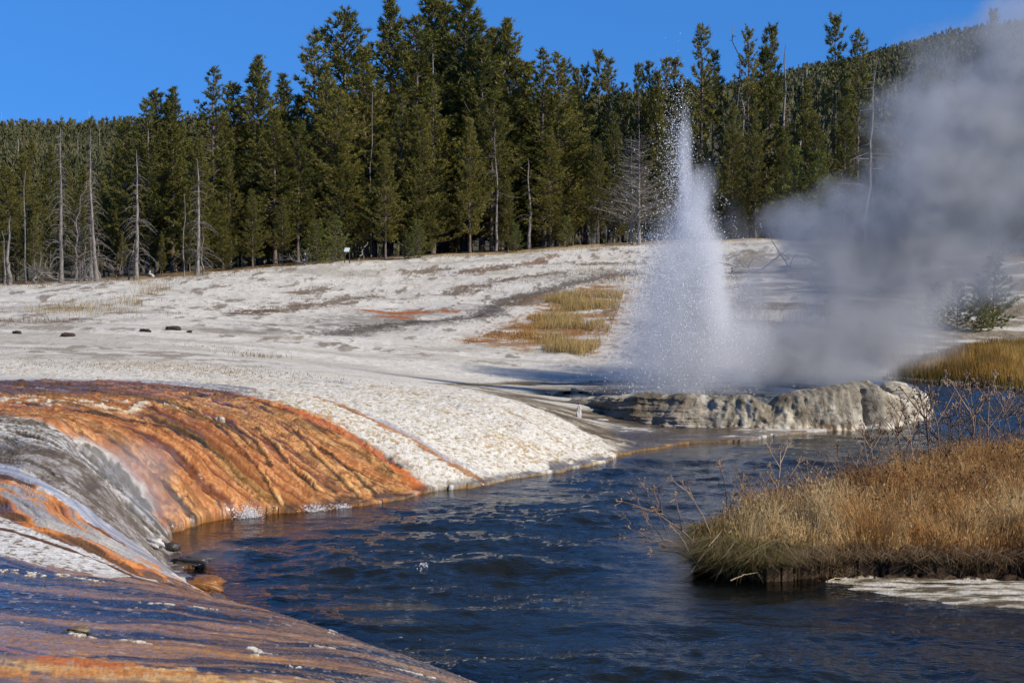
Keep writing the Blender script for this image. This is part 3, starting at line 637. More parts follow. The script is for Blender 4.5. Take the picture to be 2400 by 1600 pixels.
# pines whose tips stand out, left to right: (tip px, tip py, kind, metres behind the edge, look)
PINES = [(295,292,'full1',9,'dark pine with a ragged blunt top'),(345,236,'full0',8,'round-topped bushy pine'),(369,214,'full3',10,'broad bushy pine with a double tip'),(407,210,'slim0',9,'narrow pine leaning on a bushier one'),
 (470,330,'full2',4,'low wide pine'),(509,163,'full0',9,'cone-shaped pine with clean sky at its left'),(551,200,'full1',12,'thinner pine on the shoulder of a taller one'),(612,134,'full2',10,'broad pine with a blunt heavy head'),
 (645,260,'full1',5,'mid-height pine'),(669,177,'slim0',11,'small pointed pine between two wide ones'),(700,290,'full3',4,'olive front-row pine'),(737,90,'slim1',12,'dark knobbly pine'),(765,150,'full0',8,'grey-green dense pine'),
 (809,26,'full3',14,'tall blunt pine just under the picture top'),(800,215,'full1',4,'open olive pine'),(856,116,'full1',8,'grey thin-needled pine with pale trunk'),(914,-4,'full2',13,'very tall pointed pine with up-curved boughs'),
 (947,226,'full0',4,'rusty olive pine with bare inner twigs'),(979,42,'full3',12,'tall shaggy pine'),(983,250,'full2',3,'wide brownish pine with boughs to the ground'),(1014,-4,'full1',15,'tall pine with a long bare pale trunk'),(1014,194,'full0',6,'rounded olive pine'),
 (1045,8,'full1',17,'dense pine crowded among the tallest'),(1087,-24,'full2',12,'tallest pine cut by the picture top'),(1130,58,'full0',10,'full pine right of the tallest'),(1157,70,'slim0',13,'small spire beside a full pine'),
 (1191,48,'full2',11,'dark pointed pine with layered boughs'),(1153,212,'full1',4,'green front pine with pale stem'),(1271,120,'full0',8,'symmetrical pine with blunt tip'),(1230,150,'full3',13,'shaded pine in a notch'),(1304,129,'full0',9,'heavy green pine with finger-like tip'),
 (1290,300,'full2',3,'broad light-green pine'),(1322,150,'slim1',13,'half-hidden pine'),(1349,164,'slim0',22,'hazy slim pine'),(1371,160,'slim1',24,'greyish slim pine'),(1406,125,'tall0',23,'slim pine with bare pole and small head'),
 (1425,143,'slim1',20,'ragged open pine'),(1458,199,'slim1',21,'open pine with side tuft'),(1438,268,'full1',4,'olive pine in front of thin ones'),(1400,330,'full3',3,'squat dark-green pine'),(1499,151,'tall2',16,'thin sunlit pine'),(1517,150,'slim1',18,'thin pine touching its twin'),
 (1537,170,'slim0',14,'narrow pine above the bare double trunk'),(1563,138,'tall2',15,'sparse pine left of the water jet'),(1581,142,'tall0',18,'wispy pine left of the water jet'),(1560,330,'full1',5,'pine half behind the spray'),
 (1638,60,'tall2',14,'lone tall thin pine with bare trunk above the geyser'),(1667,127,'tall0',15,'shorter thin pine beside the lone tall one'),(1650,330,'full0',7,'green pine right of the jet tip'),(1714,256,'full1',5,'rounded bright-green pine'),
 (1752,72,'slim1',13,'tall pine with a dead twiggy top'),(1790,118,'full1',14,'dense dark pine'),(1808,68,'tall1',16,'pine with small tufted top beside a pale pole'),(1770,260,'full0',5,'dense low pine'),(1830,300,'full2',6,'dark-green pine under the gap in the skyline'),
 (1886,190,'slim0',10,'pointed pine below the far hill'),(1912,270,'full0',6,'olive pine by the white pole'),(1950,46,'tall1',13,'very thin bare-trunked pine with flat tufted head'),(2004,74,'tall2',12,'dark-headed pine with rounded crown'),(1975,230,'full3',8,'yellowish pine before the steam'),
 (2040,260,'full1',9,'pine greyed by the edge of the steam'),(2100,225,'slim1',15,'pine seen through thin steam'),(2170,180,'full1',30,'pine faint behind steam'),(2314,32,'tall0',20,'distant thin pine above the steam at the right edge'),(2260,215,'full0',16,'pine deep in steam')]
ordn = lambda n: str(n) + ('th' if 10 <= n % 100 <= 20 else {1: 'st', 2: 'nd', 3: 'rd'}.get(n % 10, 'th'))
PINES.sort(key=lambda p: p[0])
for i, (px, py, k, dy, look) in enumerate(PINES):
    if k == 'full0' and i % 2: k = 'full4'
    if k in ('full1', 'full3') and i % 3 == 1: k = 'full5'
    if k == 'slim1' and i % 2: k = 'slim2'
    put(k, px, py, edgeY(px) + dy, wid=1.32 if px < 1330 else (.85 if k[:4] == 'tall' else .95), label=f"{look}, {ordn(i + 1)} skyline tip from left", group='lodgepole pines of the treeline')
# trees filling the row below the skyline
env = lambda p: float(np.interp(p, [-250, 0, 150, 300, 450, 600, 750, 900, 1100, 1200, 1320, 1400, 1480, 1600, 1700, 1780, 1830, 1900, 2050, 2400, 2650], [440, 425, 400, 320, 290, 240, 190, 140, 120, 160, 210, 290, 310, 350, 340, 280, 350, 340, 350, 360, 370]))
def rowlab(row, px):
    look = min(PINES + [(-100,0,0,0,'leftmost thin dead pole, beyond it'),(24,0,0,0,'short leftmost dead tree'),(80,0,0,0,'dead stem with reddish twigs'),(145,0,0,0,'tallest grey dead tree'),(190,0,0,0,'crooked grey tangle of branches'),(228,0,0,0,'white-footed dead tree'),(2420,0,0,0,'last steam-covered pine'),(2500,0,0,0,'steam at the right')], key=lambda q: abs(q[0] - px)); w = look[4].split()
    side = 'left of' if px < look[0] else 'right of'
    return ['low front-row pine just ', 'second-row pine just ', 'deep-set pine just ', 'rearmost shaded pine just '][row] + side + ' the ' + ' '.join(w[:9])
USED = {}
def uniq(l):
    USED[l] = USED.get(l, 0) + 1
    return l if USED[l] == 1 else f"{l}, {ordn(USED[l])} from left"
n = 0
for row, (d0, d1, e0, e1, step) in enumerate([(1.5, 4, 130, 270, 66), (6, 12, 60, 180, 62), (14, 24, 15, 110, 60), (27, 38, 30, 120, 66)]):
    p = -230 + row * 11
    while p < 2640:
        pj = p + random.uniform(-14, 14); Y = edgeY(pj) + random.uniform(d0, d1)
        if not (row == 0 and (1780 < pj < 1860 or random.random() < .22)):
            k = random.choice(['full0', 'full1', 'full2', 'full3', 'full4', 'full5', 'slim0', 'slim1'] if pj < 1350 or row < 2 else ['slim0', 'slim1', 'slim2', 'full1', 'slim2'])
            put(k, pj, env(pj) + random.uniform(e0, e1), Y, uniq(rowlab(row, pj)), group='pines crowded in the wood', wid=random.uniform(.9, 1.15)); n += 1
        p += step * random.uniform(.75, 1.3)
# young pines at the edge of the wood
for px, Y, H, lab in [(742,113.5,3.0,'small bright-green young pine just left of the white sign'),(788,114.5,3.4,'young green pine with bare stem showing, beside the white sign'),(980,116.5,2.6,'round yellow-green young pine out on the white slope'),(957,117.5,1.6,'tiny young pine left of the round one on the slope'),
                    (1210,121.5,2.0,'small young pine under the dark wood edge'),(1330,122.5,2.2,'small young pine near the grassy crest'),(2190,78,2.1,'young spruce greyed by the edge of the steam'),(2245,77,2.2,'low bushy young spruce above the golden grass'),(2300,76,2.4,'bushy young spruce with reddish twigs above the golden grass'),(2328,77.5,3.7,'tallest young spruce above the golden grass'),
                    (1860,128,7.5,'young pine standing in the steam under the dark trees'),(1912,127,7.2,'pointed young pine poking out of the steam')]:
    put('young1' if H < 3.2 else 'young0', px, 0, Y, lab, 'young pine', 'young pines', 'young_pine', H=H, mat=NEEDLE_Y, wid=1.3 if H < 4 else 1.)

# ------------------------------------------------------------------ dead trees
def snag(seed, H=14., nb=60, blen=1.4, droop=.6, b0=.12, wander=.3, rad=.2, up=0., curl=.3):
    r = np.random.default_rng(seed); T = Bag(); B = Bag(); zt = np.linspace(0, H, 14)
    bx = np.cumsum(r.normal(0, wander * .2, 14)); by = np.cumsum(r.normal(0, wander * .2, 14)); bx -= bx[0]; by -= by[0]
    T.tube(np.c_[bx, by, zt - .3 * (zt == 0)], np.interp(zt, [0, H * .05, H * .5, H], [rad * 1.5, rad, rad * .6, .02]), 8)
    for i in range(nb):
        z = H * (b0 + (1 - b0) * r.random() ** .9 * .97); t = z / H; a = r.uniform(0, 6.3); L = blen * (1.15 - t) * r.uniform(.4, 1.25)
        q = np.linspace(0, 1, 7); el = up + r.normal(0, .2); s = r.choice([-1, 1])
        o = q * L; w = curl * L * s * q ** 2
        zz = z + q * L * math.tan(el) * .6 + .25 * L * np.sin(q * 2.2) * (droop > .2) - droop * L * q ** 2
        x0 = np.interp(z, zt, bx); y0 = np.interp(z, zt, by)
        pth = np.c_[x0 + o * cos(a) - w * sin(a), y0 + o * sin(a) + w * cos(a), zz]
        B.tube(pth, np.linspace(.032, .009, 7) * (.7 + L * .3), 3)
        for j in range(int(L * 2)):
            f = r.uniform(.3, .9); p0 = np.array([np.interp(f, q, pth[:, c]) for c in range(3)]); d = nrm(r.normal(0, 1, 3) + [0, 0, -.3 * droop]) * L * r.uniform(.15, .4)
            B.tube(np.array([p0, p0 + d * .5, p0 + d + [0, 0, -.05]]), [.014, .011, .006], 3)
    return T.obj('trunk', DEAD, link=False), B.obj('branches', DEAD, link=False), H
sn = {'bushy': snag(21, 14, 130, 1.9, .7, wander=.12), 'droopy': snag(22, 14, 85, 2.1, .8, .12, .15, curl=.4), 'few': snag(23, 14, 22, 1.9, .5, .3, .35), 'wide': snag(24, 14, 150, 4.4, -.1, .18, .15, up=.25, rad=.19),
      'pole': snag(25, 14, 16, .7, .3, .4, .25, .08), 'crooked': snag(26, 14, 34, 2.6, .1, .25, .45, curl=.8, rad=.15), 'twig': snag(27, 14, 90, 1.0, .3, .1, .9, .11, curl=.7)}
def put_snag(k, px, top, Y, label, lean=(0, 0), mat=None, name='dead_tree', cat='dead tree', group='dead trees', H=None):
    tm, bm_, H0 = sn[k]; x, z = gbase(px, Y)
    if H is None: H = unproj(px, top, Y)[2] - z
    s = H / H0; o = empty(name, (x, Y, z), 0); w = max(s, .75); o.scale = (w, w, s); o.rotation_euler = (lean[1], lean[0], random.uniform(0, 6.28) if lean == (0, 0) else 0)
    tag(o, label, cat, group)
    for nm, me in (('trunk', tm), ('branches', bm_)):
        if k == 'pole' and nm == 'branches' and H < 6: continue
        c = bpy.data.objects.new(nm, me); C.objects.link(c); c.parent = o
        if mat: c.material_slots[0].link = 'OBJECT'; c.material_slots[0].material = mat
    return o
E = edgeY
put_snag('few', 24, 506, E(24) - 1, 'short dead tree with long bare limbs at the far left', (.03, 0)); put_snag('pole', 10, 540, E(10) - .3, 'thin dead pole close to the leftmost dead tree', group=None)
put_snag('bushy', 145, 300, E(145) - 1.2, 'tallest grey dead tree, thick trunk ringed with curled twigs')
put_snag('droopy', 228, 372, E(228) - .8, 'grey dead tree with white barkless foot, second tall one from left', (-.05, 0)); put_snag('pole', 236, 560, E(236) - .6, 'thin grey pole leaning beside the dead tree with white foot', (-.10, 0))
put_snag('twig', 192, 520, E(192) + .5, 'crooked tangle of curled grey branches left of the white-footed tree', (.05, 0)); put_snag('crooked', 205, 540, E(205) + .2, 'leaning curled dead stem in the tangle', (.18, 0))
put_snag('droopy', 320, 352, E(320) - 1, 'isolated grey dead tree with down-swept limbs, third tall one'); put_snag('droopy', 463, 375, E(463) - 1, 'grey dead tree with up-curled then drooping limbs, fourth tall one')
put_snag('pole', 478, 530, E(478) - .9, 'thin dead stem with pale foot crossing the fourth tall dead tree', (-.05, 0)); put_snag('pole', 302, 560, E(302) - .5, 'short leaning grey pole left of the third dead tree', (.12, 0))
put_snag('pole', 219, 300, E(219) + 12, 'bare grey trunk rising among the left pines'); put_snag('pole', 62, 400, E(62) + 4, 'dead stem with reddish twigs at the left'); put_snag('twig', 178, 425, E(178) + 2, 'faint fine-twigged dead tree between the tall ones')
put_snag('bushy', 214, 318, E(214) + 8, 'reddish-brown dead pine keeping its fine twigs'); put_snag('pole', 432, 455, E(432) + 1, 'pale slanting stem between the third and fourth dead trees')
put_snag('wide', 1497, 300, E(1497) - 1.5, 'broad bare-branched dead tree left of the geyser, right stem of two', (0, 0)); put_snag('wide', 1478, 318, E(1478) - 1, 'broad bare-branched dead tree left of the geyser, left stem of two')
put_snag('crooked', 2029, 134, E(2029) - .5, 'dead tree with crooked arms at the edge of the steam'); put_snag('few', 1830, 104, E(1830) + 20, 'distant dead pole with twigs high on the skyline gap')
put_snag('pole', 1862, 165, E(1862) + 14, 'white bare pole rising among the dark pines right of the jet', (.05, 0), BLEACH); put_snag('pole', 1693, 205, E(1693) + 10, 'slanting thin pale stem right of the jet', (.09, 0))
put_snag('twig', 1752, 58, E(1752) + 13.3, 'fine dead top showing through a tall pine right of the jet'); put_snag('pole', 1600, 190, E(1600) + 12, 'thin bare stem just left of the jet tip')
put_snag('pole', 1553, 150, E(1553) + 20, 'pale thin stem among the wispy pines left of the jet'); put_snag('few', 1010, 82, E(1010) + 11, 'dead pole with twigs inside the tallest group of pines'); put_snag('pole', 870, 215, E(870) + 5, 'pale dead stem in front of the tall shaggy pines')
put_snag('crooked', 1160, 300, E(1160) + 2.2, 'dead stem with crooked pale limbs deep in the middle pines'); put_snag('few', 1240, 370, E(1240) + 2, 'dead stem with white broken limbs right of the middle pines')
k = 0
for px, top, Y in [(9,262,520),(31,290,430),(47,325,330),(71,305,380),(95,280,560),(103,262,620),(187,312,360),(195,312,380),(215,258,560),(235,263,590),(238,300,420),(252,268,700),(312,265,600),(322,262,640),(160,280,700),(275,270,820),(445,268,640),(455,266,700),(1878,170,420),(1902,160,700),(1912,175,560),(1930,200,520),(1940,205,600),(1965,200,480),(1855,235,450),(1871,290,380),(2040,150,700),(2057,148,760),(2120,170,900),(2150,160,950)]:
    k += 1; side = 'left hill' if px < 600 else 'far hill right of the jet'; kk = k if px < 600 else k - 18
    Hh = min(max(unproj(px, top, Y)[2] - gbase(px, Y)[1], 6), 24)
    put_snag('pole' if k % 3 else 'few', px, top, Y, f"bare dead pole on the {side}, {ordn(kk)} of its row", name='dead_pole', cat='dead tree', group='dead poles on the hills', mat=BLEACH if k % 2 else None, H=Hh)
# leaning stems, fallen trees and brush at the edge of the wood
def stick(name, label, cat, pts, rad, mat=DEAD, group=None, twigs=0, seed=0, tl=.5):
    r = np.random.default_rng(seed); B = Bag(); P = np.array(pts, float)
    q = np.linspace(0, 1, 9); s = np.linspace(0, 1, len(P)); pp = np.stack([np.interp(q, s, P[:, i]) for i in range(3)], 1); pp[1:-1] += r.normal(0, rad * .5, (7, 3))
    B.tube(pp, np.linspace(rad, rad * .35, 9), 6)
    for i in range(twigs):
        p0 = pp[r.integers(1, 9)]; d = nrm(r.normal(0, 1, 3) + [0, 0, .9]) * tl * r.uniform(.4, 1.2); c = r.normal(0, .25, 3) * tl
        B.tube(np.array([p0, p0 + d * .4 + c * .2, p0 + d * .8 + c * .5, p0 + d + c]), np.array([.3, .22, .16, .08]) * rad, 4)
        for j in range(2): p1 = p0 + d * r.uniform(.4, .9); B.tube(np.array([p1, p1 + r.normal(0, .3, 3) * tl]), [rad * .12, rad * .05], 3)
    o = B.obj(name, mat); tag(o, label, cat, group); return o
def wp(px, py, Y): return unproj(px, py, Y)
stick('leaning_pole', 'thin pale pole leaning to the right at the wood edge beside the sign', 'dead pole', [wp(838, 612, 116), wp(862, 567, 116.4)], .09)
stick('white_stake', 'short white split log leaning at the edge of the left wood', 'log', [wp(359, 649, 104), wp(350, 634, 104)], .10, BLEACH)
stick('birch_stem', 'white broken stem leaning behind the young pine left of the sign', 'dead pole', [wp(712, 612, 115), wp(722, 580, 115.5)], .13, BLEACH)
stick('fallen_tree', 'fallen grey tree with twigs lying at the wood edge left of the sign', 'fallen tree', [wp(716, 621, 112.5), wp(680, 606, 113), wp(640, 612, 114)], .09, twigs=10, seed=3, tl=1.3)
stick('brush_pile', 'grey tangle of fallen branches at the foot of the tallest dead tree', 'fallen branches', [wp(82, 664, 101), wp(92, 642, 101), wp(135, 655, 102)], .10, twigs=26, seed=4, tl=1.5)
stick('dead_stump', 'small broken stump with two bent branches left of the tallest dead tree', 'stump', [wp(84, 668, 100.6), wp(83, 648, 100.6), wp(76, 640, 100.8)], .13, twigs=3, seed=14, tl=1.0)
stick('brush_pile', 'grey tangle of twigs at the foot of the white-footed dead tree', 'fallen branches', [wp(185, 660, 102), wp(200, 648, 102), wp(218, 655, 102)], .08, twigs=22, seed=5, tl=1.5)
stick('dark_log', 'dark fallen trunk leaning into the shade of the left wood', 'log', [wp(243, 618, 108), wp(288, 645, 106)], .16, BARK, twigs=8, seed=6, tl=.8)
stick('fallen_tree', 'long fallen tree with upright dead branches lying behind thin steam', 'fallen tree', [(*ghit(1715, 643)[:2], ghit(1715, 643)[2] + .25), (*ghit(1990, 636)[:2], ghit(1990, 636)[2] + .3)], .22, twigs=22, seed=7, tl=2.1)
a = ghit(1960, 690); 
stick('brush_pile', 'pale crooked dead branches piled on the slope behind the steam', 'fallen branches', [wp(1925, 703, a[1]), wp(1965, 672, a[1] + 1), wp(2008, 662, a[1] + 2)], .13, twigs=26, seed=8, tl=2.4)
stick('brush_pile', 'grey root mass lying right of the crooked branches behind the steam', 'fallen branches', [wp(2010, 700, a[1]), wp(2050, 668, a[1] + 1), wp(2080, 690, a[1] + 2)], .10, twigs=24, seed=9, tl=1.8)
# sign board at the wood edge
sgY = 113; sx, _, sz_ = wp(813, 612, sgY)
sg = empty('information_sign', (sx, sgY, gz(sx, sgY)), -.25); tag(sg, 'small white slanted information panel on a post at the wood edge', 'sign')
pm = NT('panel_white'); pn = pm.noise(pm.obj(), 30, 3, .6); pm.set(pm.p.inputs['Base Color'], pm.mix(pm.mr(pn, .4, .6), (.62, .72, .78), (.8, .86, .88))); pm.p.inputs['Roughness'].default_value = .4
pd_ = NT('post_brown'); pd_.p.inputs['Base Color'].default_value = (.06, .04, .03, 1); pd_.p.inputs['Roughness'].default_value = .8
def box(name, c, s, mat, parent, rot=0.):
    v = np.array([[x, y, z] for x in (-.5, .5) for y in (-.5, .5) for z in (-.5, .5)]) * s
    v = v @ np.array(Matrix.Rotation(rot, 3, 'X')).T + c
    o = mesh_np(name, v, [[0, 1, 3, 2], [4, 6, 7, 5], [0, 4, 5, 1], [2, 3, 7, 6], [0, 2, 6, 4], [1, 5, 7, 3]], mat, parent, False); return o
hh = max(sz_ + .45 - gz(sx, sgY), .9)
for dx in (-.18, .18): box('post', (dx, 0.05, hh / 2 - .1), (.06, .06, hh), pd_.m, sg)
box('panel', (0, 0, hh + .05), (.36, .04, .34), pm.m, sg, radians(-38))

# ------------------------------------------------------------------ hills and their forest
hr = np.exp(np.linspace(math.log(150), math.log(2450), 190)); hc = np.linspace(-1500, 3900, 260)
HP, HY = np.meshgrid(hc, hr); HX = (HP - 1200) / F * HY; HZ = hillz(HX, HY); HZ = np.where(HY < 175, HZ - (175 - HY) * .12, HZ)
hi_ = np.arange(HX.size).reshape(HX.shape); hq = np.stack([hi_[:-1, :-1], hi_[:-1, 1:], hi_[1:, 1:], hi_[1:, :-1]], -1).reshape(-1, 4)
hm = NT('hillside_soil'); hn = hm.noise(hm.scale(hm.pos(), (1, .5, 1)), .02, 6, .6)
hm.set(hm.p.inputs['Base Color'], hm.mix(hm.mr(hn, .5, .62), (.06, .055, .03), (.17, .14, .11))); hm.p.inputs['Roughness'].default_value = .95
tag(mesh_np('hills', np.stack([HX, HY, HZ], -1).reshape(-1, 3), hq, hm.m), kind='structure')
def small_tree(seed, n):
    r = np.random.default_rng(seed); t = r.random(n) ** .9; R = 1.25 * (1 - t) ** .8 + .06; a = r.uniform(0, 6.3, n); f = r.uniform(.2, 1, n)
    c = np.c_[R * f * np.cos(a), R * f * np.sin(a), 1 + t * 8.6]; d = np.c_[np.cos(a) * .35, np.sin(a) * .35, np.full(n, .8)]
    return tufts(c, nrm(d), np.full(n, .9 if n > 60 else 1.7), 4, .38, .25, r)[0]
def forest(name, n, px0, px1, Y0, Y1, nt, label, gap, hs=(6, 12), seed=0):
    r = np.random.default_rng(seed); base = [small_tree(300 + i, nt) for i in range(5)]; out = []
    Y = np.sqrt(r.uniform(Y0 ** 2, Y1 ** 2, n)); px = r.uniform(px0, px1, n); X = (px - 1200) / F * Y; z = hillz(X, Y)
    keep = fbm(X * .02, Y * .012, 4, 103, .65) + (fbm(X * .006, Y * .003, 2, 104) - .5) * .25 > gap; 
    for i in range(5):
        m = keep & (np.arange(n) % 5 == i); k = m.sum(); h = r.uniform(*hs, k) / 10; w = h * r.uniform(.8, 1.25, k); an = r.uniform(0, 6.3, k)
        B = base[i][None]; c, s_ = np.cos(an)[:, None], np.sin(an)[:, None]
        out.append(np.stack([(B[..., 0] * c - B[..., 1] * s_) * w[:, None] + X[m][:, None], (B[..., 0] * s_ + B[..., 1] * c) * w[:, None] + Y[m][:, None], B[..., 2] * h[:, None] + z[m][:, None] - .5], -1).reshape(-1, 3))
    V = np.concatenate(out); o = mesh_np(name, V, np.arange(len(V)).reshape(-1, 3), FARN, smooth=False); tag(o, label, kind='stuff'); return o
fm = NT('far_needles'); fn = fm.noise(fm.pos(), .35, 2, .6); fn2 = fm.noise(fm.pos(), .02, 3, .5)
fm.set(fm.p.inputs['Base Color'], fm.mix(fm.mr(fm.math('ADD', fn, fn2), .75, 1.2), (.07, .078, .026), (.16, .145, .055))); fm.p.inputs['Roughness'].default_value = .8; FARN = fm.m
for i, px in enumerate(sorted([random.uniform(-200, 640) if i % 3 else random.uniform(1500, 2300) for i in range(60)])):
    Y = math.sqrt(random.uniform(145 ** 2, 250 ** 2))
    put(random.choice(['full0', 'full2', 'slim0', 'full3']), px, 0, Y, f"young pine at the hill foot behind the wood, {ordn(i + 1)} from left", group='pines at the foot of the hills', H=random.uniform(7, 11.5), wid=1.15)
forest('forest_understory', 900, -400, 2800, 152, 240, 80, 'low young pines filling the gaps behind the trunks of the wood', .0, (3, 6), 7)
forest('forest_left_near', 3000, -500, 900, 235, 480, 80, 'dense young pine forest covering the near left hillside', .25, (5, 9), 1)
forest('forest_left_far', 16000, -500, 1300, 460, 1200, 18, 'distant pine forest covering the left ridge', .27, (3.5, 8), 2)
forest('forest_right_near', 1300, 1300, 2900, 240, 650, 60, 'pine forest at the foot of the right hill', .40, (6, 10), 3)
forest('forest_right_far', 22000, 1250, 2900, 620, 1980, 12, 'distant pine forest covering the right mountain', .42, (3, 12), 4)

# ------------------------------------------------------------------ geyser cone: the sinter rim
CX, CY = 6.42, 43.0; AX, AY = 4.75, 6.35
th = np.linspace(-pi, pi, 1001); q = np.linspace(0, 1, 150); TH, Q = np.meshgrid(th, q)
# profile of the wall, from the outer foot over the lip down to the pool
pr = np.interp(Q, [0, .06, .30, .46, .56, .66, .78, 1], [1.035, 1.0, .965, .925, .86, .80, .74, .70]); ph = np.interp(Q, [0, .06, .30, .46, .56, .66, .78, 1], [-.25, .0, .52, .90, 1.0, .93, .45, .15])
TPX = 1200 + F * (CX + AX * np.cos(th)) / (CY + AY * np.sin(th))
front = np.sin(th) < .1
tp = np.interp(TPX, [1330, 1380, 1450, 1500, 1600, 1700, 1760, 1785, 1815, 1835, 1870, 1950, 2010, 2090, 2135, 2160], [.42, .50, .60, .67, .76, .80, .82, .64, .52, .80, .90, .96, 1.0, 1.06, .90, .60])
tp = np.where(front, tp, .35); kk = np.ones(9) / 9; tp = np.convolve(np.r_[tp[-5:-1], tp, tp[1:5]], kk, 'valid')
cs, sn_ = np.cos(TH), np.sin(TH); arc = TH * 5.2
HT = tp[None] * ph
lay = sst(1750, 1560, TPX)[None] * (np.sin(TH) < 0)
bul = (fbm(arc * .9, Q * 1.6, 4, 110, .5) - .5) * .80 + (fbm(arc * 2.6, Q * 2.0, 4, 111, .55) - .5) * .22
drp = (fbm(arc * 7, Q * 2.6, 4, 112, .55) - .5) * .08; fin = (fbm(arc * 5, Q * 12, 5, 113, .65) - .5) * .085
ledge = lay * ((fbm(arc * .9, Q * 22, 4, 114, .5) - .5) * .13)
wv_ = np.sin(np.clip(Q / .56, 0, 1) * pi) ** .5 * .8 + .2
dr = (bul + drp * (1 - lay * .6)) * wv_ + fin + ledge
for c_, w_, d_ in [(-1.10, .012, -.30), (-1.02, .05, .22), (-1.28, .05, .14), (-.62, .02, -.15), (-1.62, .03, -.12)]: dr += d_ * np.exp(-((TH - c_) / w_) ** 2) * wv_ * .6
HT = HT + (bul * .18 + fin * .8) * sst(.05, .4, Q) + (fbm(arc * 1.4, Q * 0 + 3, 3, 115) - .5) * .16 * sst(.3, .5, Q)
rx = pr * AX * (1 + .14 * sst(-.2, -.9, cs)) + dr; ry = pr * AY + dr * 1.05
RX, RY = CX + rx * cs, CY + ry * sn_
RZ = HT; RZ[0] = -.4
ri = np.arange(RX.size).reshape(RX.shape); rq = np.stack([ri[:-1, :-1], ri[:-1, 1:], ri[1:, 1:], ri[1:, :-1]], -1).reshape(-1, 4)
rn1 = fbm(arc * 2.0, Q * 4, 5, 120, .6); rn2 = fbm(arc * 7, Q * 8, 5, 121, .65)
rc = ramp(rn1 * .6 + rn2 * .4, [(.34, lin(112, 100, 80)), (.44, lin(146, 136, 114)), (.54, lin(186, 176, 154)), (.66, lin(208, 202, 184))])
dk = lay * sst(.02, .10, Q) * sst(.52, .36, Q) * .75; rc = rc * (1 - dk[..., None]) + ramp(fbm(arc * .8, Q * 24, 4, 122), [(.3, lin(80, 66, 48)), (.6, lin(140, 122, 96))]) * dk[..., None]
g3 = sst(.52, .60, fbm(arc * 1.1, Q * 1.5, 4, 123)) * .6 * (1 - lay); rc = rc * (1 - g3[..., None]) + lin(132, 124, 108) * g3[..., None]
ft = sst(.16, .06, RZ + (rn1 - .5) * .2) ; rc = rc * (1 - ft[..., None] * .8) + ramp(rn2, [(.4, lin(110, 76, 40)), (.5, lin(196, 184, 160)), (.6, lin(224, 216, 200))]) * ft[..., None] * .8
pool = sst(.70, .80, Q); rc = rc * (1 - pool[..., None]) + lin(110, 100, 84) * pool[..., None]
rm = NT('sinter_rim'); P = rm.pos(); n1 = rm.noise(P, 9, 5, .65); n2 = rm.noise(P, 38, 3, .6); vt = rm.attr('tint')
sc_ = rm.node('ShaderNodeVectorMath', operation='SCALE'); rm.l.new(vt, sc_.inputs[0]); rm.l.new(rm.mr(n1, .35, .65, .75, 1.2), sc_.inputs['Scale']); rm.l.new(sc_.outputs[0], rm.p.inputs['Base Color'])
rm.p.inputs['Roughness'].default_value = .8; rm.l.new(rm.bump(rm.math('ADD', n1, rm.math('MULTIPLY', n2, .4)), .8, .06), rm.p.inputs['Normal'])
rim = mesh_np('geyser_cone', np.stack([RX, RY, RZ], -1).reshape(-1, 3), rq, rm.m); set_attr(rim.data, 'tint', .9 * rc.reshape(-1, 3))
tag(rim, 'cream and grey sinter rim wall ringing the erupting geyser beside the stream', 'geyser cone')
pw_ = NT('pool_water'); pw_.p.inputs['Base Color'].default_value = (.10, .12, .12, 1); pw_.p.inputs['Roughness'].default_value = .15; pw_.l.new(pw_.bump(pw_.noise(pw_.pos(), 6, 4, .6), 1., .1), pw_.p.inputs['Normal'])
a_ = np.linspace(0, 2 * pi, 65)[:-1]; rr = np.linspace(.02, .80, 12); PXx = CX + np.outer(rr, np.cos(a_)) * AX; PYy = CY + np.outer(rr, np.sin(a_)) * AY
pi_ = np.arange(PXx.size).reshape(PXx.shape); pq = np.stack([pi_[:-1], np.roll(pi_[:-1], -1, 1), np.roll(pi_[1:], -1, 1), pi_[1:]], -1).reshape(-1, 4)
pool_o = mesh_np('crater_pool', np.stack([PXx, PYy, np.full(PXx.shape, .30)], -1).reshape(-1, 3), pq, pw_.m); tag(pool_o, kind='structure'); pool_o.name = 'pool_water'

# ------------------------------------------------------------------ loose stones
def stone(name, label, px, py, sz, c, rough=.9, seed=0, flat=.5, group=None, wetv=0.):
    x, y, z = ghit(px, py); r = np.random.default_rng(seed)
    u = np.linspace(0, pi, 18); v = np.linspace(0, 2 * pi, 33)[:-1]; Uu, Vv = np.meshgrid(u, v, indexing='ij')
    d = np.stack([np.sin(Uu) * np.cos(Vv), np.sin(Uu) * np.sin(Vv), np.cos(Uu)], -1)
    s_ = 1 + (fbm(d[..., 0] * 2 + d[..., 2] * 3 + seed, d[..., 1] * 2 + d[..., 2], 4, seed) - .5) * 1.0
    d = np.sign(d) * np.abs(d) ** .75
    V = d * s_[..., None] * np.array(sz) * .5; i = np.arange(V[..., 0].size).reshape(18, 32)
    Fq = np.stack([i[:-1], np.roll(i[:-1], -1, 1), np.roll(i[1:], -1, 1), i[1:]], -1).reshape(-1, 4)
    m = NT(name + '_rock'); n = m.noise(m.obj(), 9, 5, .65); m.set(m.p.inputs['Base Color'], m.mix(m.mr(n, .35, .65), tuple(np.array(c) * .6), tuple(np.array(c)))); m.p.inputs['Roughness'].default_value = rough
    m.l.new(m.bump(n, .8, .03), m.p.inputs['Normal'])
    o = mesh_np(name, V.reshape(-1, 3), Fq, m.m); o.location = (x, y, z + sz[2] * .2); o.rotation_euler = (0, 0, r.uniform(-.4, .4)); tag(o, label, 'rock' if 'dung' not in name else 'dung', group); return o
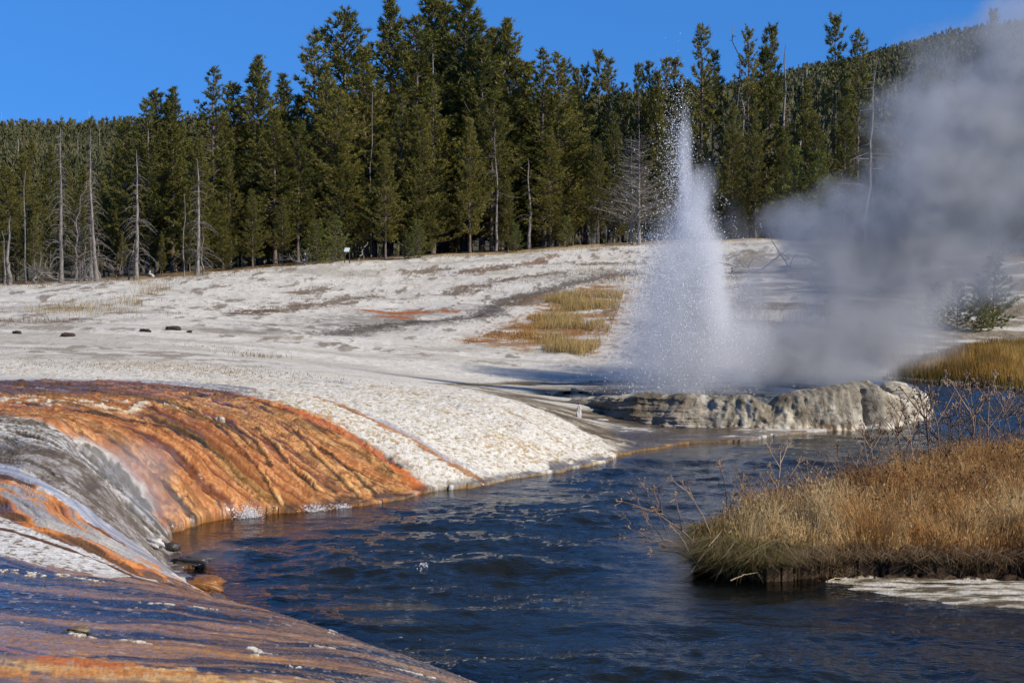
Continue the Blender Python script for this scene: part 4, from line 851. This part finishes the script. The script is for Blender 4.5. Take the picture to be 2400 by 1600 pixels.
stone('sinter_block', 'loose white sinter block lying on the dark wet foot of the left slope', 360, 1284, (.26, .16, .14), (.62, .60, .57), seed=3)
for i, (px, py, w, lab) in enumerate([(40, 782, .5, 'small brown lump on the pale flat at the far left'), (160, 789, .8, 'flat brown lump pair, second from left on the pale flat'), (340, 778, .65, 'dark brown lump, third from left on the pale flat'), (405, 773, .95, 'largest dark brown lump on the pale flat'), (444, 780, .35, 'tiny brown lump right of the largest one')]):
    stone('brown_lump', lab, px, py, (w * .62, w * .4, .10 + w * .10), (.055, .035, .025), seed=20 + i, group='brown lumps on the flat')
stone('pale_stone', 'flat pale stone on the grey apron left of the geyser', 1300, 925, (.5, .3, .10), (.52, .49, .44), seed=31); stone('pale_stone', 'upright rounded cream stone on the grey apron left of the geyser', 1347, 926, (.22, .2, .26), (.55, .48, .36), seed=32)
stone('sinter_stump', 'small white sinter knob standing at the left foot of the geyser rim', 1357, 978, (.13, .13, .42), (.66, .62, .56), seed=33); stone('pale_stone', 'flat white plate below the left end of the geyser rim', 1405, 986, (.36, .2, .06), (.6, .58, .54), seed=34)
stone('sinter_nodule', 'round cream nodule with swirled top on the orange terrace', 516, 990, (.16, .16, .14), (.58, .50, .38), .5, seed=35)
stone('dark_shelf_rock', 'flat dark wet rock tongue reaching into the stream below the left slope', 455, 1319, (.50, .36, .10), (.07, .055, .045), .25, seed=36)
stone('dark_shelf_rock', 'dark wet rounded ledge beside the white block', 398, 1292, (.24, .22, .14), (.055, .045, .04), .3, seed=37)
stone('orange_crust_rock', 'knobbly orange-brown crust tip at the stream edge', 480, 1378, (.42, .40, .18), (.30, .13, .035), .35, seed=38)
stone('crust_lump', 'small brown crusted lump on the flooded foreground sheet', 182, 1484, (.17, .13, .06), (.24, .18, .10), .5, seed=39)

# ------------------------------------------------------------------ grass
gmt = NT('dry_grass'); vt = gmt.attr('tint'); gmt.l.new(vt, gmt.p.inputs['Base Color']); gmt.p.inputs['Roughness'].default_value = .7; gmt.p.inputs['Specular IOR Level'].default_value = .2
tl = gmt.node('ShaderNodeBsdfTranslucent'); gmt.l.new(vt, tl.inputs[0]); mx = gmt.node('ShaderNodeMixShader'); mx.inputs[0].default_value = .3
gmt.l.new(gmt.p.outputs[0], mx.inputs[1]); gmt.l.new(tl.outputs[0], mx.inputs[2]); gmt.l.new(mx.outputs[0], gmt.out.inputs[0]); GRASS = gmt.m
def blades(name, x, y, z, h, c0, c1, wid, r, lean=.25, ld=None, label=None, droop=0., heads=0.):
    n = len(x); a = r.uniform(0, 2 * pi, n); sd = np.c_[np.cos(a), np.sin(a), np.zeros(n)]
    b = np.c_[x, y, z]; le = r.normal(0, lean, (n, 2)) if ld is None else r.normal(0, lean, (n, 2)) + ld
    le = np.c_[le * h[:, None], np.zeros(n)]; w = (wid * r.uniform(.6, 1.3, n))[:, None]
    up = np.array([[0, 0, 1.]]); H = h[:, None]
    m1 = b + up * H * .5 + le * .28; t1 = b + up * H * (1 - droop * .8) + le * (1 + droop)
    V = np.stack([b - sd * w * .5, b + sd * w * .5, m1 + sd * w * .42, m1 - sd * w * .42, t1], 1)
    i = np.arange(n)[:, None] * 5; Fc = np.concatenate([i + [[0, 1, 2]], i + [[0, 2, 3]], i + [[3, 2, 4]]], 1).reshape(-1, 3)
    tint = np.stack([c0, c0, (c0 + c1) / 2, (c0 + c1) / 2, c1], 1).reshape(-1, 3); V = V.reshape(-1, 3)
    if heads > 0:
        s = r.random(n) < heads; k = s.sum(); tt = t1[s]; hs = r.uniform(.02, .05, k)[:, None] * .8
        HV = []
        for q_ in range(3):
            o_ = r.normal(0, .5, (k, 3)) * hs; HV.append(np.stack([tt + o_, tt + o_ + r.normal(0, 1, (k, 3)) * hs * .5, tt + o_ + up * hs * 1.2], 1).reshape(-1, 3))
        HV = np.concatenate(HV); Fc = np.concatenate([Fc, np.arange(len(HV)).reshape(-1, 3) + len(V)]); V = np.concatenate([V, HV])
        tint = np.concatenate([tint, np.tile(np.repeat(c1[s] * .6, 3, 0), (3, 1))])
    o = mesh_np(name, V, Fc, GRASS, smooth=False); set_attr(o.data, 'tint', tint); tag(o, label, kind='stuff'); return o
def rpoly(P, n, r, wfun=None):
    P = np.array(P); lo, hi = P.min(0), P.max(0); x = r.uniform(lo[0], hi[0], n); y = r.uniform(lo[1], hi[1], n); m = sdist(P, x, y) > 0; return x[m], y[m]
def gzv(x, y): return np.array([gz(a, b) for a, b in zip(x, y)])
GT = [lin(198, 150, 88), lin(218, 178, 116), lin(222, 196, 146), lin(140, 102, 68), lin(150, 140, 78)]
def gcol(x, y, r, extra=0.):
    p1 = fbm(x * .55, y * .5, 3, 130); p2 = fbm(x * 1.6, y * 1.4, 3, 131); c = np.zeros((len(x), 3))
    c[:] = ramp(p1 * .7 + p2 * .3 + r.normal(0, .05, len(x)), [(.36, GT[3]), (.44, GT[0]), (.52, GT[1]), (.61, GT[2])])
    return c
r = np.random.default_rng(50)
IP = [p for p in isl_poly]
ip_v = [p for p in P0([(1642,1298),(1655,1332),(1706,1349),(1800,1362),(1900,1354),(2050,1344),(2200,1347),(2400,1352),(2560,1362),(2560,1098),(2400,1105),(2300,1118),(2100,1160),(1900,1219),(1700,1268),(1668,1283)])]
x, y = rpoly(ip_v, 210000, r); keep = r.random(len(x)) < .35 + .9 * fbm(x * 1.2, y * 1.2, 3, 135) ; x, y = x[keep], y[keep]
sd_ = sdist(isl_poly, x, y); z = gzv(x, y) - .03
pxx = 1200 + F * x / y; tipf = sst(1900, 1650, pxx); hgt_ = (.24 + .30 * sst(.0, .9, sd_) + .16 * (fbm(x * .8, y * .8, 3, 136) - .4)) * r.uniform(.55, 1.15, len(x)) * (1 + .15 * tipf) * (.45 + 1.25 * fbm(x * 3.1, y * 3.1, 3, 138, .6) ** 1.1)
c1 = gcol(x, y, r); olive = (tipf * .4 * (fbm(x * 2, y * 2, 2, 137) > .35))[:, None]; c1 = c1 * (1 - olive) + GT[4] * olive
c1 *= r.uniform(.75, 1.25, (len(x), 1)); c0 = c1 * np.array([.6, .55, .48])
cl_ = np.c_[fbm(x * 2.6, y * 2.6, 3, 151) - .5, fbm(x * 2.6, y * 2.6, 3, 152) - .5] * 1.6
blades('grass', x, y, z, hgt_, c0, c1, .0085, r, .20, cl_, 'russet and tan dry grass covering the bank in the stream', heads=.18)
# drooping pale fringe on the front edge of the bank
fe = np.array(P0([(1642,1298),(1655,1332),(1706,1349),(1800,1362),(1900,1354),(2050,1344),(2200,1347),(2400,1352),(2560,1360)]))
n = 15000; sq = np.r_[0, np.cumsum(np.hypot(*np.diff(fe, axis=0).T))]; f = r.uniform(0, sq[-1], n); x = np.interp(f, sq, fe[:, 0]); y = np.interp(f, sq, fe[:, 1]) + r.uniform(.0, .35, n); px_ = 1200 + F * x / y
tipf = sst(1980, 1750, px_); z = gzv(x, y) - .02; h = r.uniform(.12, .38, n) * (1 + .7 * tipf)
c1 = np.where((r.random(n) < .55 * tipf)[:, None], lin(140, 132, 72), np.where((r.random(n) < .5)[:, None], lin(176, 156, 124), lin(110, 80, 52))) * r.uniform(.6, 1.3, (n, 1)); keep = r.random(n) < .35 + .65 * tipf + .3 * (fbm(x * 3, y * 0, 2, 139) > .5)
ld = np.c_[r.normal(-.15, .4, n), -np.abs(r.normal(.75, .35, n))]
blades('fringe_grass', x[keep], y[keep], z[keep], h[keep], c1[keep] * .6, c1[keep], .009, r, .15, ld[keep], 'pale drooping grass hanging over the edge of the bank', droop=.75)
# far bank, golden
fb = P0([(2070,893),(2120,892),(2200,899),(2300,907),(2400,918),(2560,926),(2560,838),(2400,834),(2280,842),(2180,858),(2110,872)])
x, y = rpoly(fb, 90000, r); z = gzv(x, y) - .03; e = sdist(fb, x, y); h = np.clip(.3 + .2 * e, .25, 1.1) * r.uniform(.5, 1.15, len(x)) * (.55 + .9 * fbm(x * 1.1, y * .8, 4, 142)); c1 = ramp(fbm(x * .8, y * .4, 3, 140) + r.normal(0, .06, len(x)), [(.3, lin(120, 96, 48)), (.5, lin(186, 144, 70)), (.7, lin(206, 172, 100))])
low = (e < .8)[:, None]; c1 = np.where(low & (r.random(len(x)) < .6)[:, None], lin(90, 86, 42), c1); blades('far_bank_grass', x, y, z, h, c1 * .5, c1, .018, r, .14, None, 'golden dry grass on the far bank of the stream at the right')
# golden patch left of the geyser and sparse tufts on the slope
gp = hits([(1085,800),(1180,770),(1235,748),(1280,705),(1430,668),(1460,700),(1425,790),(1385,838),(1250,822)])
x, y = rpoly(gp, 60000, r); pxx = 1200 + F * x / y; k = fbm(x * .45, y * .45, 4, 141); eg = sdist(gp, x, y); keep = (k + .14 * sst(0, 3, eg) - .07 > .47) | (r.random(len(x)) < .05); x, y, k = x[keep], y[keep], k[keep]
z = gzv(x, y) - .02; tall = sst(1190, 1300, 1200 + F * x / y) ; h = (.10 + .42 * tall * sst(.46, .6, k)) * r.uniform(.6, 1.3, len(x)); c1 = ramp(tall * .6 + r.random(len(x)) * .4, [(.1, lin(164, 118, 66)), (.5, lin(196, 156, 92)), (.9, lin(194, 172, 116))])
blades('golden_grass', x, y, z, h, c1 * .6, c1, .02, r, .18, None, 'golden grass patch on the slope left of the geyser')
X_, Y_, H_, C_ = [], [], [], []
def tuftpatch(px, py, rad, h, n, c):
    a = ghit(px, py); X_.append(a[0] + r.normal(0, rad, n)); Y_.append(a[1] + r.normal(0, rad, n)); H_.append(np.full(n, h) * r.uniform(.5, 1.2, n)); C_.append(np.tile(c, (n, 1)) * r.uniform(.7, 1.2, (n, 1)))
for px, py, rad, h, n_ in [(150,730,1.2,.45,260),(190,722,1.2,.5,240),(210,738,1.3,.35,220),(300,715,.5,.75,110),(345,690,.4,.7,80),(378,682,.35,.75,80),(334,668,.35,.6,60),(95,755,.9,.25,200),(505,815,.9,.08,160),(585,836,.4,.14,60),(618,836,.5,.16,80),(575,875,1.0,.08,180),(500,868,1.4,.07,200),(440,862,1.5,.07,200),(90,855,1.2,.07,160),(240,858,1.0,.07,160),(30,820,.8,.06,80),(650,880,1.2,.07,160),(1380,640,1.,.4,150),(1455,660,.8,.7,120),(1450,690,.8,.6,100),(1150,668,1.5,.2,150),(1890,790,1.4,.6,240),(1500,640,1.,.5,100),(2390,720,2,.7,260),(2340,710,2,.5,220),(1950,730,1.5,.5,200)]:
    tuftpatch(px, py, rad, h, n_, lin(182, 158, 108) if h > .3 else lin(130, 104, 68))
for i in range(90):
    tuftpatch(r.uniform(1700, 2180), r.uniform(725, 862), r.uniform(.4, 1.3), r.uniform(.15, .55), 70, lin(172, 146, 100) if r.random() < .6 else lin(104, 92, 66))
for i in range(170):
    px = r.uniform(0, 1480); py = r.uniform(0, 1); py = np.interp(px, [0, 700, 1480], [675, 632, 585]) + 90 * py ** 1.2
    tuftpatch(px, py, .35, r.uniform(.06, .16), 22, lin(96, 74, 46))
for i in range(260):
    px = r.uniform(0, 1500); tuftpatch(px, np.interp(px, [0, 400, 813, 1000, 1250, 1480], [671, 652, 609, 603, 590, 575]) + r.uniform(0, 3), .6, r.uniform(.08, .3), 16, lin(150, 118, 66))
x, y, h, c1 = np.concatenate(X_), np.concatenate(Y_), np.concatenate(H_), np.concatenate(C_); blades('sparse_grass', x, y, gzv(x, y) - .02, h, c1 * .7, c1, .014, r, .35, None, 'sparse dry grass tufts scattered over the pale slope')

# ------------------------------------------------------------------ dried weeds on the bank
wdm = NT('dry_stalk'); wnn = wdm.noise(wdm.obj(), 6, 3, .6); wdm.set(wdm.p.inputs['Base Color'], wdm.mix(wdm.mr(wdm.math('ADD', wdm.rnd(), wnn), .5, 1.4), (.085, .045, .028), (.36, .25, .16))); wdm.p.inputs['Roughness'].default_value = .75; STALK = wdm.m
def weed(seed, H=1.0, nb=5, umb=7):
    r = np.random.default_rng(seed); S_ = Bag(); heads = []; q = np.linspace(0, 1, 6); bend = r.normal(0, .10, 2)
    pth = np.c_[bend[0] * q ** 2 * H + r.normal(0, .012, 6), bend[1] * q ** 2 * H + r.normal(0, .012, 6), q * H - .05]
    S_.tube(pth, np.linspace(.010, .005, 6), 5); ends = [(pth[-1], nrm(pth[-1] - pth[-2]))]
    for i in range(nb):
        f = r.uniform(.35, .92); p0 = np.array([np.interp(f, q, pth[:, c]) for c in range(3)]); a = r.uniform(0, 6.3); L = r.uniform(.15, .42) * H; d = np.array([cos(a) * .6, sin(a) * .6, .8])
        p = np.array([p0, p0 + d * L * .5, p0 + d * L + [0, 0, .06 * L]]); S_.tube(p, [.0075, .006, .0042], 4); ends.append((p[-1], nrm(p[-1] - p[-2])))
    for e, d in ends:
        U = Bag(); heads.append(U); U.add(*tube(np.array([e - d * .004, e + d * .004]), [.005, .005], 4))
        for j in range(umb):
            v = nrm(d + r.normal(0, .55, 3)); L = r.uniform(.035, .085); U.tube(np.array([e, e + v * L]), [.0034, .0028], 3)
            V, Fc = tube(np.array([e + v * L, e + v * (L + .008), e + v * (L + .018)]), [.003, .012, .003], 4); U.add(V, Fc)
    return S_.obj('stem', STALK, link=False), [U.obj('seed_head', STALK, link=False) for U in heads]
wv4 = [weed(60 + i, nb=[5, 3, 7, 4, 2][i], umb=[7, 9, 6, 8, 6][i]) for i in range(5)]
WL = {0: 'upright', 1: 'slanting', 2: 'bushy-topped', 3: 'forked', 4: 'sparse'}
def put_weed(i, x, y, H, label, lean=(0, 0), group='dried umbel weeds on the bank', z=None):
    o = empty('dried_weed', (x, y, (gz(x, y) if z is None else z)), 0); o.scale = (max(H, .8),) * 2 + (H,); o.rotation_euler = (lean[1], lean[0], random.uniform(0, 6.3) if lean == (0, 0) else 0); tag(o, label, 'weed', group)
    for nm, me in [('stem', wv4[i][0])] + [('seed_head', h_) for h_ in wv4[i][1]]: c = bpy.data.objects.new(nm, me); C.objects.link(c); c.parent = o
wl_ = [(1718,21.9,1.15,1),(1735,21.6,.75,4),(1760,22.2,.7,0),(1822,23.0,1.25,3),(1838,22.8,.8,1),(1862,23.2,.75,2),(1905,23.6,.95,0),(1925,23.9,.8,4),(1950,24.0,.95,1),(1975,24.2,.75,2),(2010,24.8,.8,3),(2045,25.2,1.05,0),(2062,25.4,1.2,2),(2085,25.8,.95,3),
       (2105,26.2,1.1,0),(2125,26.0,1.35,2),(2140,26.6,1.2,3),(2158,26.4,1.4,0),(2172,27.0,1.15,1),(2188,26.6,1.5,2),(2204,27.2,1.3,3),(2220,26.8,1.55,0),(2236,27.4,1.3,2),(2252,27.0,1.6,3),(2268,27.6,1.35,1),(2284,27.2,1.6,2),(2300,27.9,1.45,0),(2318,27.4,1.55,3),(2335,28.2,1.35,2),(2355,27.8,1.4,0),(2378,28.6,1.2,4),(2398,28.2,1.25,2),
       (2115,24.6,.8,2),(2150,24.2,.75,2),(2240,24.9,.85,2),(1770,20.6,.6,2),(1880,20.9,.55,2),(2010,21.6,.7,2),(2060,21.0,.65,2),(2310,21.8,.7,2)]
wl_.sort()
for j, (px, Y, H, k) in enumerate(wl_):
    x = (px - 1200) / F * Y; put_weed(k, x, Y, H, f"{WL[k]} brown dried umbel weed, {ordn(j + 1)} from left on the grassy bank", (random.gauss(0, .14), random.gauss(0, .1)))
for j, (px, py, H, ln, lab) in enumerate([(1640,1305,1.3,(-.75,0),'long brown dried stalk arching left over the water from the bank tip'),(1620,1322,1.0,(-1.2,.1),'dried stalk lying low over the water, lowest left of the bank tip'),(1632,1315,.95,(-1.0,.2),'dried stalk with umbels slanting out just above the water'),(1612,1328,.6,(-.5,-.2),'short dark dried stalk at the waterline of the bank tip'),(1655,1300,1.0,(-.35,0),'thin stalk leaning left above the bank tip')]):
    x, y = unz(px + 26, py, .12); put_weed([2, 3, 0, 1, 4][j], x, y, H, lab, ln, 'stalks over the water', z=.12)
for j, (a, b, lab) in enumerate([((1620,1340),(1690,1245),'bent straw-coloured stem crossing the dark bank tip'),((1665,1322),(1712,1280),'broken straw stem folded over the bank edge'),((1712,1360),(1775,1341),'straw-coloured stem lying along the waterline'),((1545,1290),(1640,1308),'pale stem floating toward the bank tip'),((1940,1362),(1975,1354),'short straw stem lying at the end of the pale bar'),((1780,1185),(1825,1262),'long pale stem leaning in the grass of the bank'),((1893,1216),(1915,1211),'short bright straw piece caught in the grass')]):
    xa, ya = unz(*a, .10); B = unproj(b[0], b[1], ya + .15)
    stick('straw_stem', lab, 'straw', [(xa, ya, .10), ((xa + B[0]) / 2, ya + .05, (.10 + B[2]) / 2 + .03), B], .009, NT('straw%d' % j).m, 'straw stems at the bank'); bpy.data.materials['straw%d' % j].node_tree.nodes['Principled BSDF'].inputs[0].default_value = (.50, .36, .19, 1)
x, y, z = ghit(593, 1404); stick('dead_twig', 'thin bare twig standing up on the foreground edge above the stream', 'twig', [(x, y, z - .02), (x + .01, y, z + .10), (x, y, z + .20)], .0035, group=None)

# ------------------------------------------------------------------ geyser jet: droplets and mist
gy = empty('geyser_fountain', (4.9, 42.0, .3)); tag(gy, 'white geyser fountain of hot water bursting up from the ringed crater', 'geyser')
r = np.random.default_rng(77); g = 9.8
def jet(n, vx, vz, sx, sz_, x0=0., sy=.35, t0=0., t1=1.0, tw=1.0):
    vX = r.normal(vx, sx, n); vY = r.normal(0, sy, n); vZ = np.abs(r.normal(vz, sz_, n)); T = (vZ + np.sqrt(vZ ** 2)) / g
    t = T * (t0 + (t1 - t0) * r.random(n) ** tw); dr_ = np.exp(-.12 * t)
    return np.c_[x0 + vX * t * dr_ + r.normal(0, .06, n), vY * t + r.normal(0, .10, n), vZ * t - .5 * g * t * t]
pts = [jet(9500, -.40, 11.5, .17, .75, -.10, .3), jet(5200, -.25, 9.2, .22, .9, .1, .4), jet(8000, .12, 8.6, .22, 1.0, .1, .35), jet(15000, -.6, 7.4, .65, 1.6, -.1, .7), jet(5200, -1.35, 6.0, .5, 1.6, -.2, .8), jet(4200, .75, 7.2, .45, 1.3, .2, .7, .1), jet(3200, -1.3, 8.2, .35, .7, -.1, .6, .35, .9), jet(2600, -2.3, 4.4, .5, 1.4, -.2, .9), jet(2600, -1.25, 8.6, .18, .5, -.1, .5, .45, .8)]
# clumps thrown sideways
cl = []
for i in range(330):
    c = jet(1, r.choice([-1.5, -1.2, -.9, -.6, .4, .9]), r.uniform(6, 9.3), .5, .8, 0, .6, .25, .85)[0]; k = int(r.integers(6, 26)); cl.append(c + r.normal(0, .12, (k, 3)) * [1, 1, 1.4])
pts = np.concatenate(pts + cl) + [4.9, 42.0, .3]; pts = pts[pts[:, 2] > .3]
oct_ = np.array([[1, 0, 0], [-1, 0, 0], [0, 1, 0], [0, -1, 0], [0, 0, 1], [0, 0, -1]], float); of = np.array([[0, 2, 4], [2, 1, 4], [1, 3, 4], [3, 0, 4], [2, 0, 5], [1, 2, 5], [3, 1, 5], [0, 3, 5]])
n = len(pts); rad = .004 + .012 * r.random(n) ** 4; V = pts[:, None] + oct_[None] * rad[:, None, None] * np.array([1, 1, 1.35]); Fc = (np.arange(n)[:, None, None] * 6 + of[None]).reshape(-1, 3)
dm = NT('water_drops'); dm.p.inputs['Base Color'].default_value = (.90, .90, .91, 1); dm.p.inputs['Roughness'].default_value = .12; dm.p.inputs['Specular IOR Level'].default_value = .8
dro = mesh_np('droplets', V.reshape(-1, 3) - [4.9, 42.0, .3], Fc, dm.m, gy, True); dro['kind'] = 'stuff'

def cloud(name, E_, color, aniso, k, nscale, namp, parent=None, label=None, hull=1.0, vox=.35, kind='stuff', lo=.0, hi=1.):
    """soft volume built from world-space puffs E_: (x, y, z, rx, ry, rz, density)"""
    bag = Bag(); u = np.linspace(0, pi, 13); v = np.linspace(0, 2 * pi, 21)[:-1]; Uu, Vv = np.meshgrid(u, v, indexing='ij')
    d = np.stack([np.sin(Uu) * np.cos(Vv), np.sin(Uu) * np.sin(Vv), np.cos(Uu)], -1).reshape(-1, 3); i = np.arange(13 * 20).reshape(13, 20)
    Fq = np.stack([i[:-1], i[1:], np.roll(i[1:], -1, 1), np.roll(i[:-1], -1, 1)], -1).reshape(-1, 4)
    for e in E_: bag.add(d * np.array(e[3:6]) * hull + np.array(e[:3]), Fq)
    m = bpy.data.materials.new(name + '_vol'); m.use_nodes = True; t = m.node_tree; t.nodes.clear()
    N = NT.__new__(NT); N.m = m; N.t = t; N.n = t.nodes; N.l = t.links
    out = N.node('ShaderNodeOutputMaterial'); pv = N.node('ShaderNodeVolumePrincipled'); N.l.new(pv.outputs[0], out.inputs['Volume'])
    pv.inputs['Color'].default_value = (*color, 1); pv.inputs['Anisotropy'].default_value = aniso
    P = N.pos(); nz = N.noise(P, nscale, 5, .66); nz = N.math('SUBTRACT', nz, .5); wz = N.math('MULTIPLY', nz, namp); tot = None
    for (x, y, z, a, b, c, dn) in E_:
        q_ = N.vmath('MULTIPLY', N.vmath('SUBTRACT', P, (x, y, z)), (1 / a, 1 / b, 1 / c)); l = N.math('ADD', N.vmath('LENGTH', q_), wz)
        f = N.math('MULTIPLY', N.mr(l, 1.0 - .12, .25, 0, 1, True), dn * k); tot = f if tot is None else N.math('ADD', tot, f)
    N.l.new(tot, pv.inputs['Density'])
    o = bag.obj(name, m, None); rmz = o.modifiers.new('r', 'REMESH'); rmz.mode = 'VOXEL'; rmz.voxel_size = vox
    dg = bpy.context.evaluated_depsgraph_get(); me = bpy.data.meshes.new_from_object(o.evaluated_get(dg)); o.modifiers.clear(); old = o.data; o.data = me; bpy.data.meshes.remove(old); o.data.name = name
    if not me.materials: me.materials.append(m)
    if parent: o.parent = parent; o.matrix_parent_inverse = Matrix.Translation(parent.location).inverted()
    o['kind'] = kind
    if label: o['label'] = label
    m.cycles.homogeneous_volume = False
    return o
def puff(px, py, rx, ry, Y, dn, dep=None):
    x, _, z = unproj(px, py, Y); a = rx * Y / F; b = ry * Y / F; return (x, Y, z, a, dep if dep else (a + b) / 2, b, dn)
bpy.context.view_layer.update()
mist = [puff(1590, 790, 190, 210, 42, .6, 1.5), puff(1610, 640, 130, 230, 42, .7, 1.1), puff(1625, 500, 62, 160, 42, .8, .8), puff(1606, 375, 26, 170, 42, .7, .5), puff(1570, 860, 240, 130, 42, .35, 1.6), puff(1720, 830, 150, 150, 42, .35, 1.3), puff(1665, 700, 60, 260, 42, .9, .8), puff(1655, 440, 40, 90, 42, .28, .5)]
cloud('spray_mist', mist, (.96, .97, 1.0), .05, 2.0, 2.0, .55, gy, None, 1.02, .16)
steam = [puff(1930, 800, 270, 130, 43.5, .45, 3.2), puff(2080, 770, 220, 140, 44, .50, 3.2), puff(1830, 830, 180, 110, 43, .5, 2.6), puff(1960, 870, 220, 60, 42.5, .6, 2.4), puff(2000, 650, 320, 150, 45, .48, 3.4), puff(1860, 520, 110, 95, 45, .55), puff(1930, 560, 150, 110, 45, .45), puff(1990, 480, 130, 90, 45, .50), puff(2080, 560, 230, 170, 45, .42),
         puff(2200, 600, 260, 190, 45, .45), puff(2300, 450, 270, 230, 45, .55), puff(2190, 290, 190, 190, 45.5, .42), puff(2150, 420, 190, 240, 45, .35), puff(2400, 300, 250, 260, 46, .55), puff(2430, 60, 210, 180, 46, .32), puff(2250, 130, 190, 120, 46, .14), puff(1790, 650, 90, 150, 43.5, .22), puff(1745, 780, 110, 190, 43, .5),
         puff(1720, 560, 50, 130, 43, .10), puff(2650, 350, 330, 420, 46, .5), puff(2900, 120, 380, 420, 47, .5), puff(2350, 640, 140, 100, 45, .25)]
cloud('steam', steam, (.87, .87, .875), .48, 1.6, .75, 1.35, None, 'grey-white steam drifting right from the geyser', 1.02, .4)
wisp = [(-5.2, 21.6, 1.0, .85, .8, .6, .8), (-4.9, 21.2, .55, .7, .6, .45, 1.1), (-5.6, 20.6, 1.3, .8, .7, .5, .25), (-3.6, 19.2, .25, .6, .5, .25, .4)]
cloud('hot_vapour', wisp, (.86, .89, .95), .3, .9, 2.2, .7, None, 'thin vapour rising over the grey slope at the left', 1.02, .12)
# splashes where the runoff falls into the stream
def splash(label, px, py, wd, ht, n, seed):
    x, y = unz(px, py); rr = np.random.default_rng(seed); p = np.c_[x + rr.normal(0, wd * .35, n), y + rr.normal(0, .08, n), np.abs(rr.normal(0, ht, n))]
    s_ = .003 + .008 * rr.random(n) ** 2; V = p[:, None] + oct_[None] * s_[:, None, None]; Fc = (np.arange(n)[:, None, None] * 6 + of[None]).reshape(-1, 3)
    o = mesh_np('water_splash', V.reshape(-1, 3), Fc, dm.m, smooth=True); tag(o, label, kind='stuff')
splash('white splash where runoff pours into the stream below the orange terrace', 578, 1212, .30, .07, 1500, 1); splash('small splash of runoff below the brown terrace', 735, 1196, .28, .04, 700, 2); splash('small splash at the foot of the terrace ribs', 800, 1190, .2, .03, 300, 3); splash('small white bubbling riffle in mid-stream', 992, 1330, .10, .02, 160, 4)
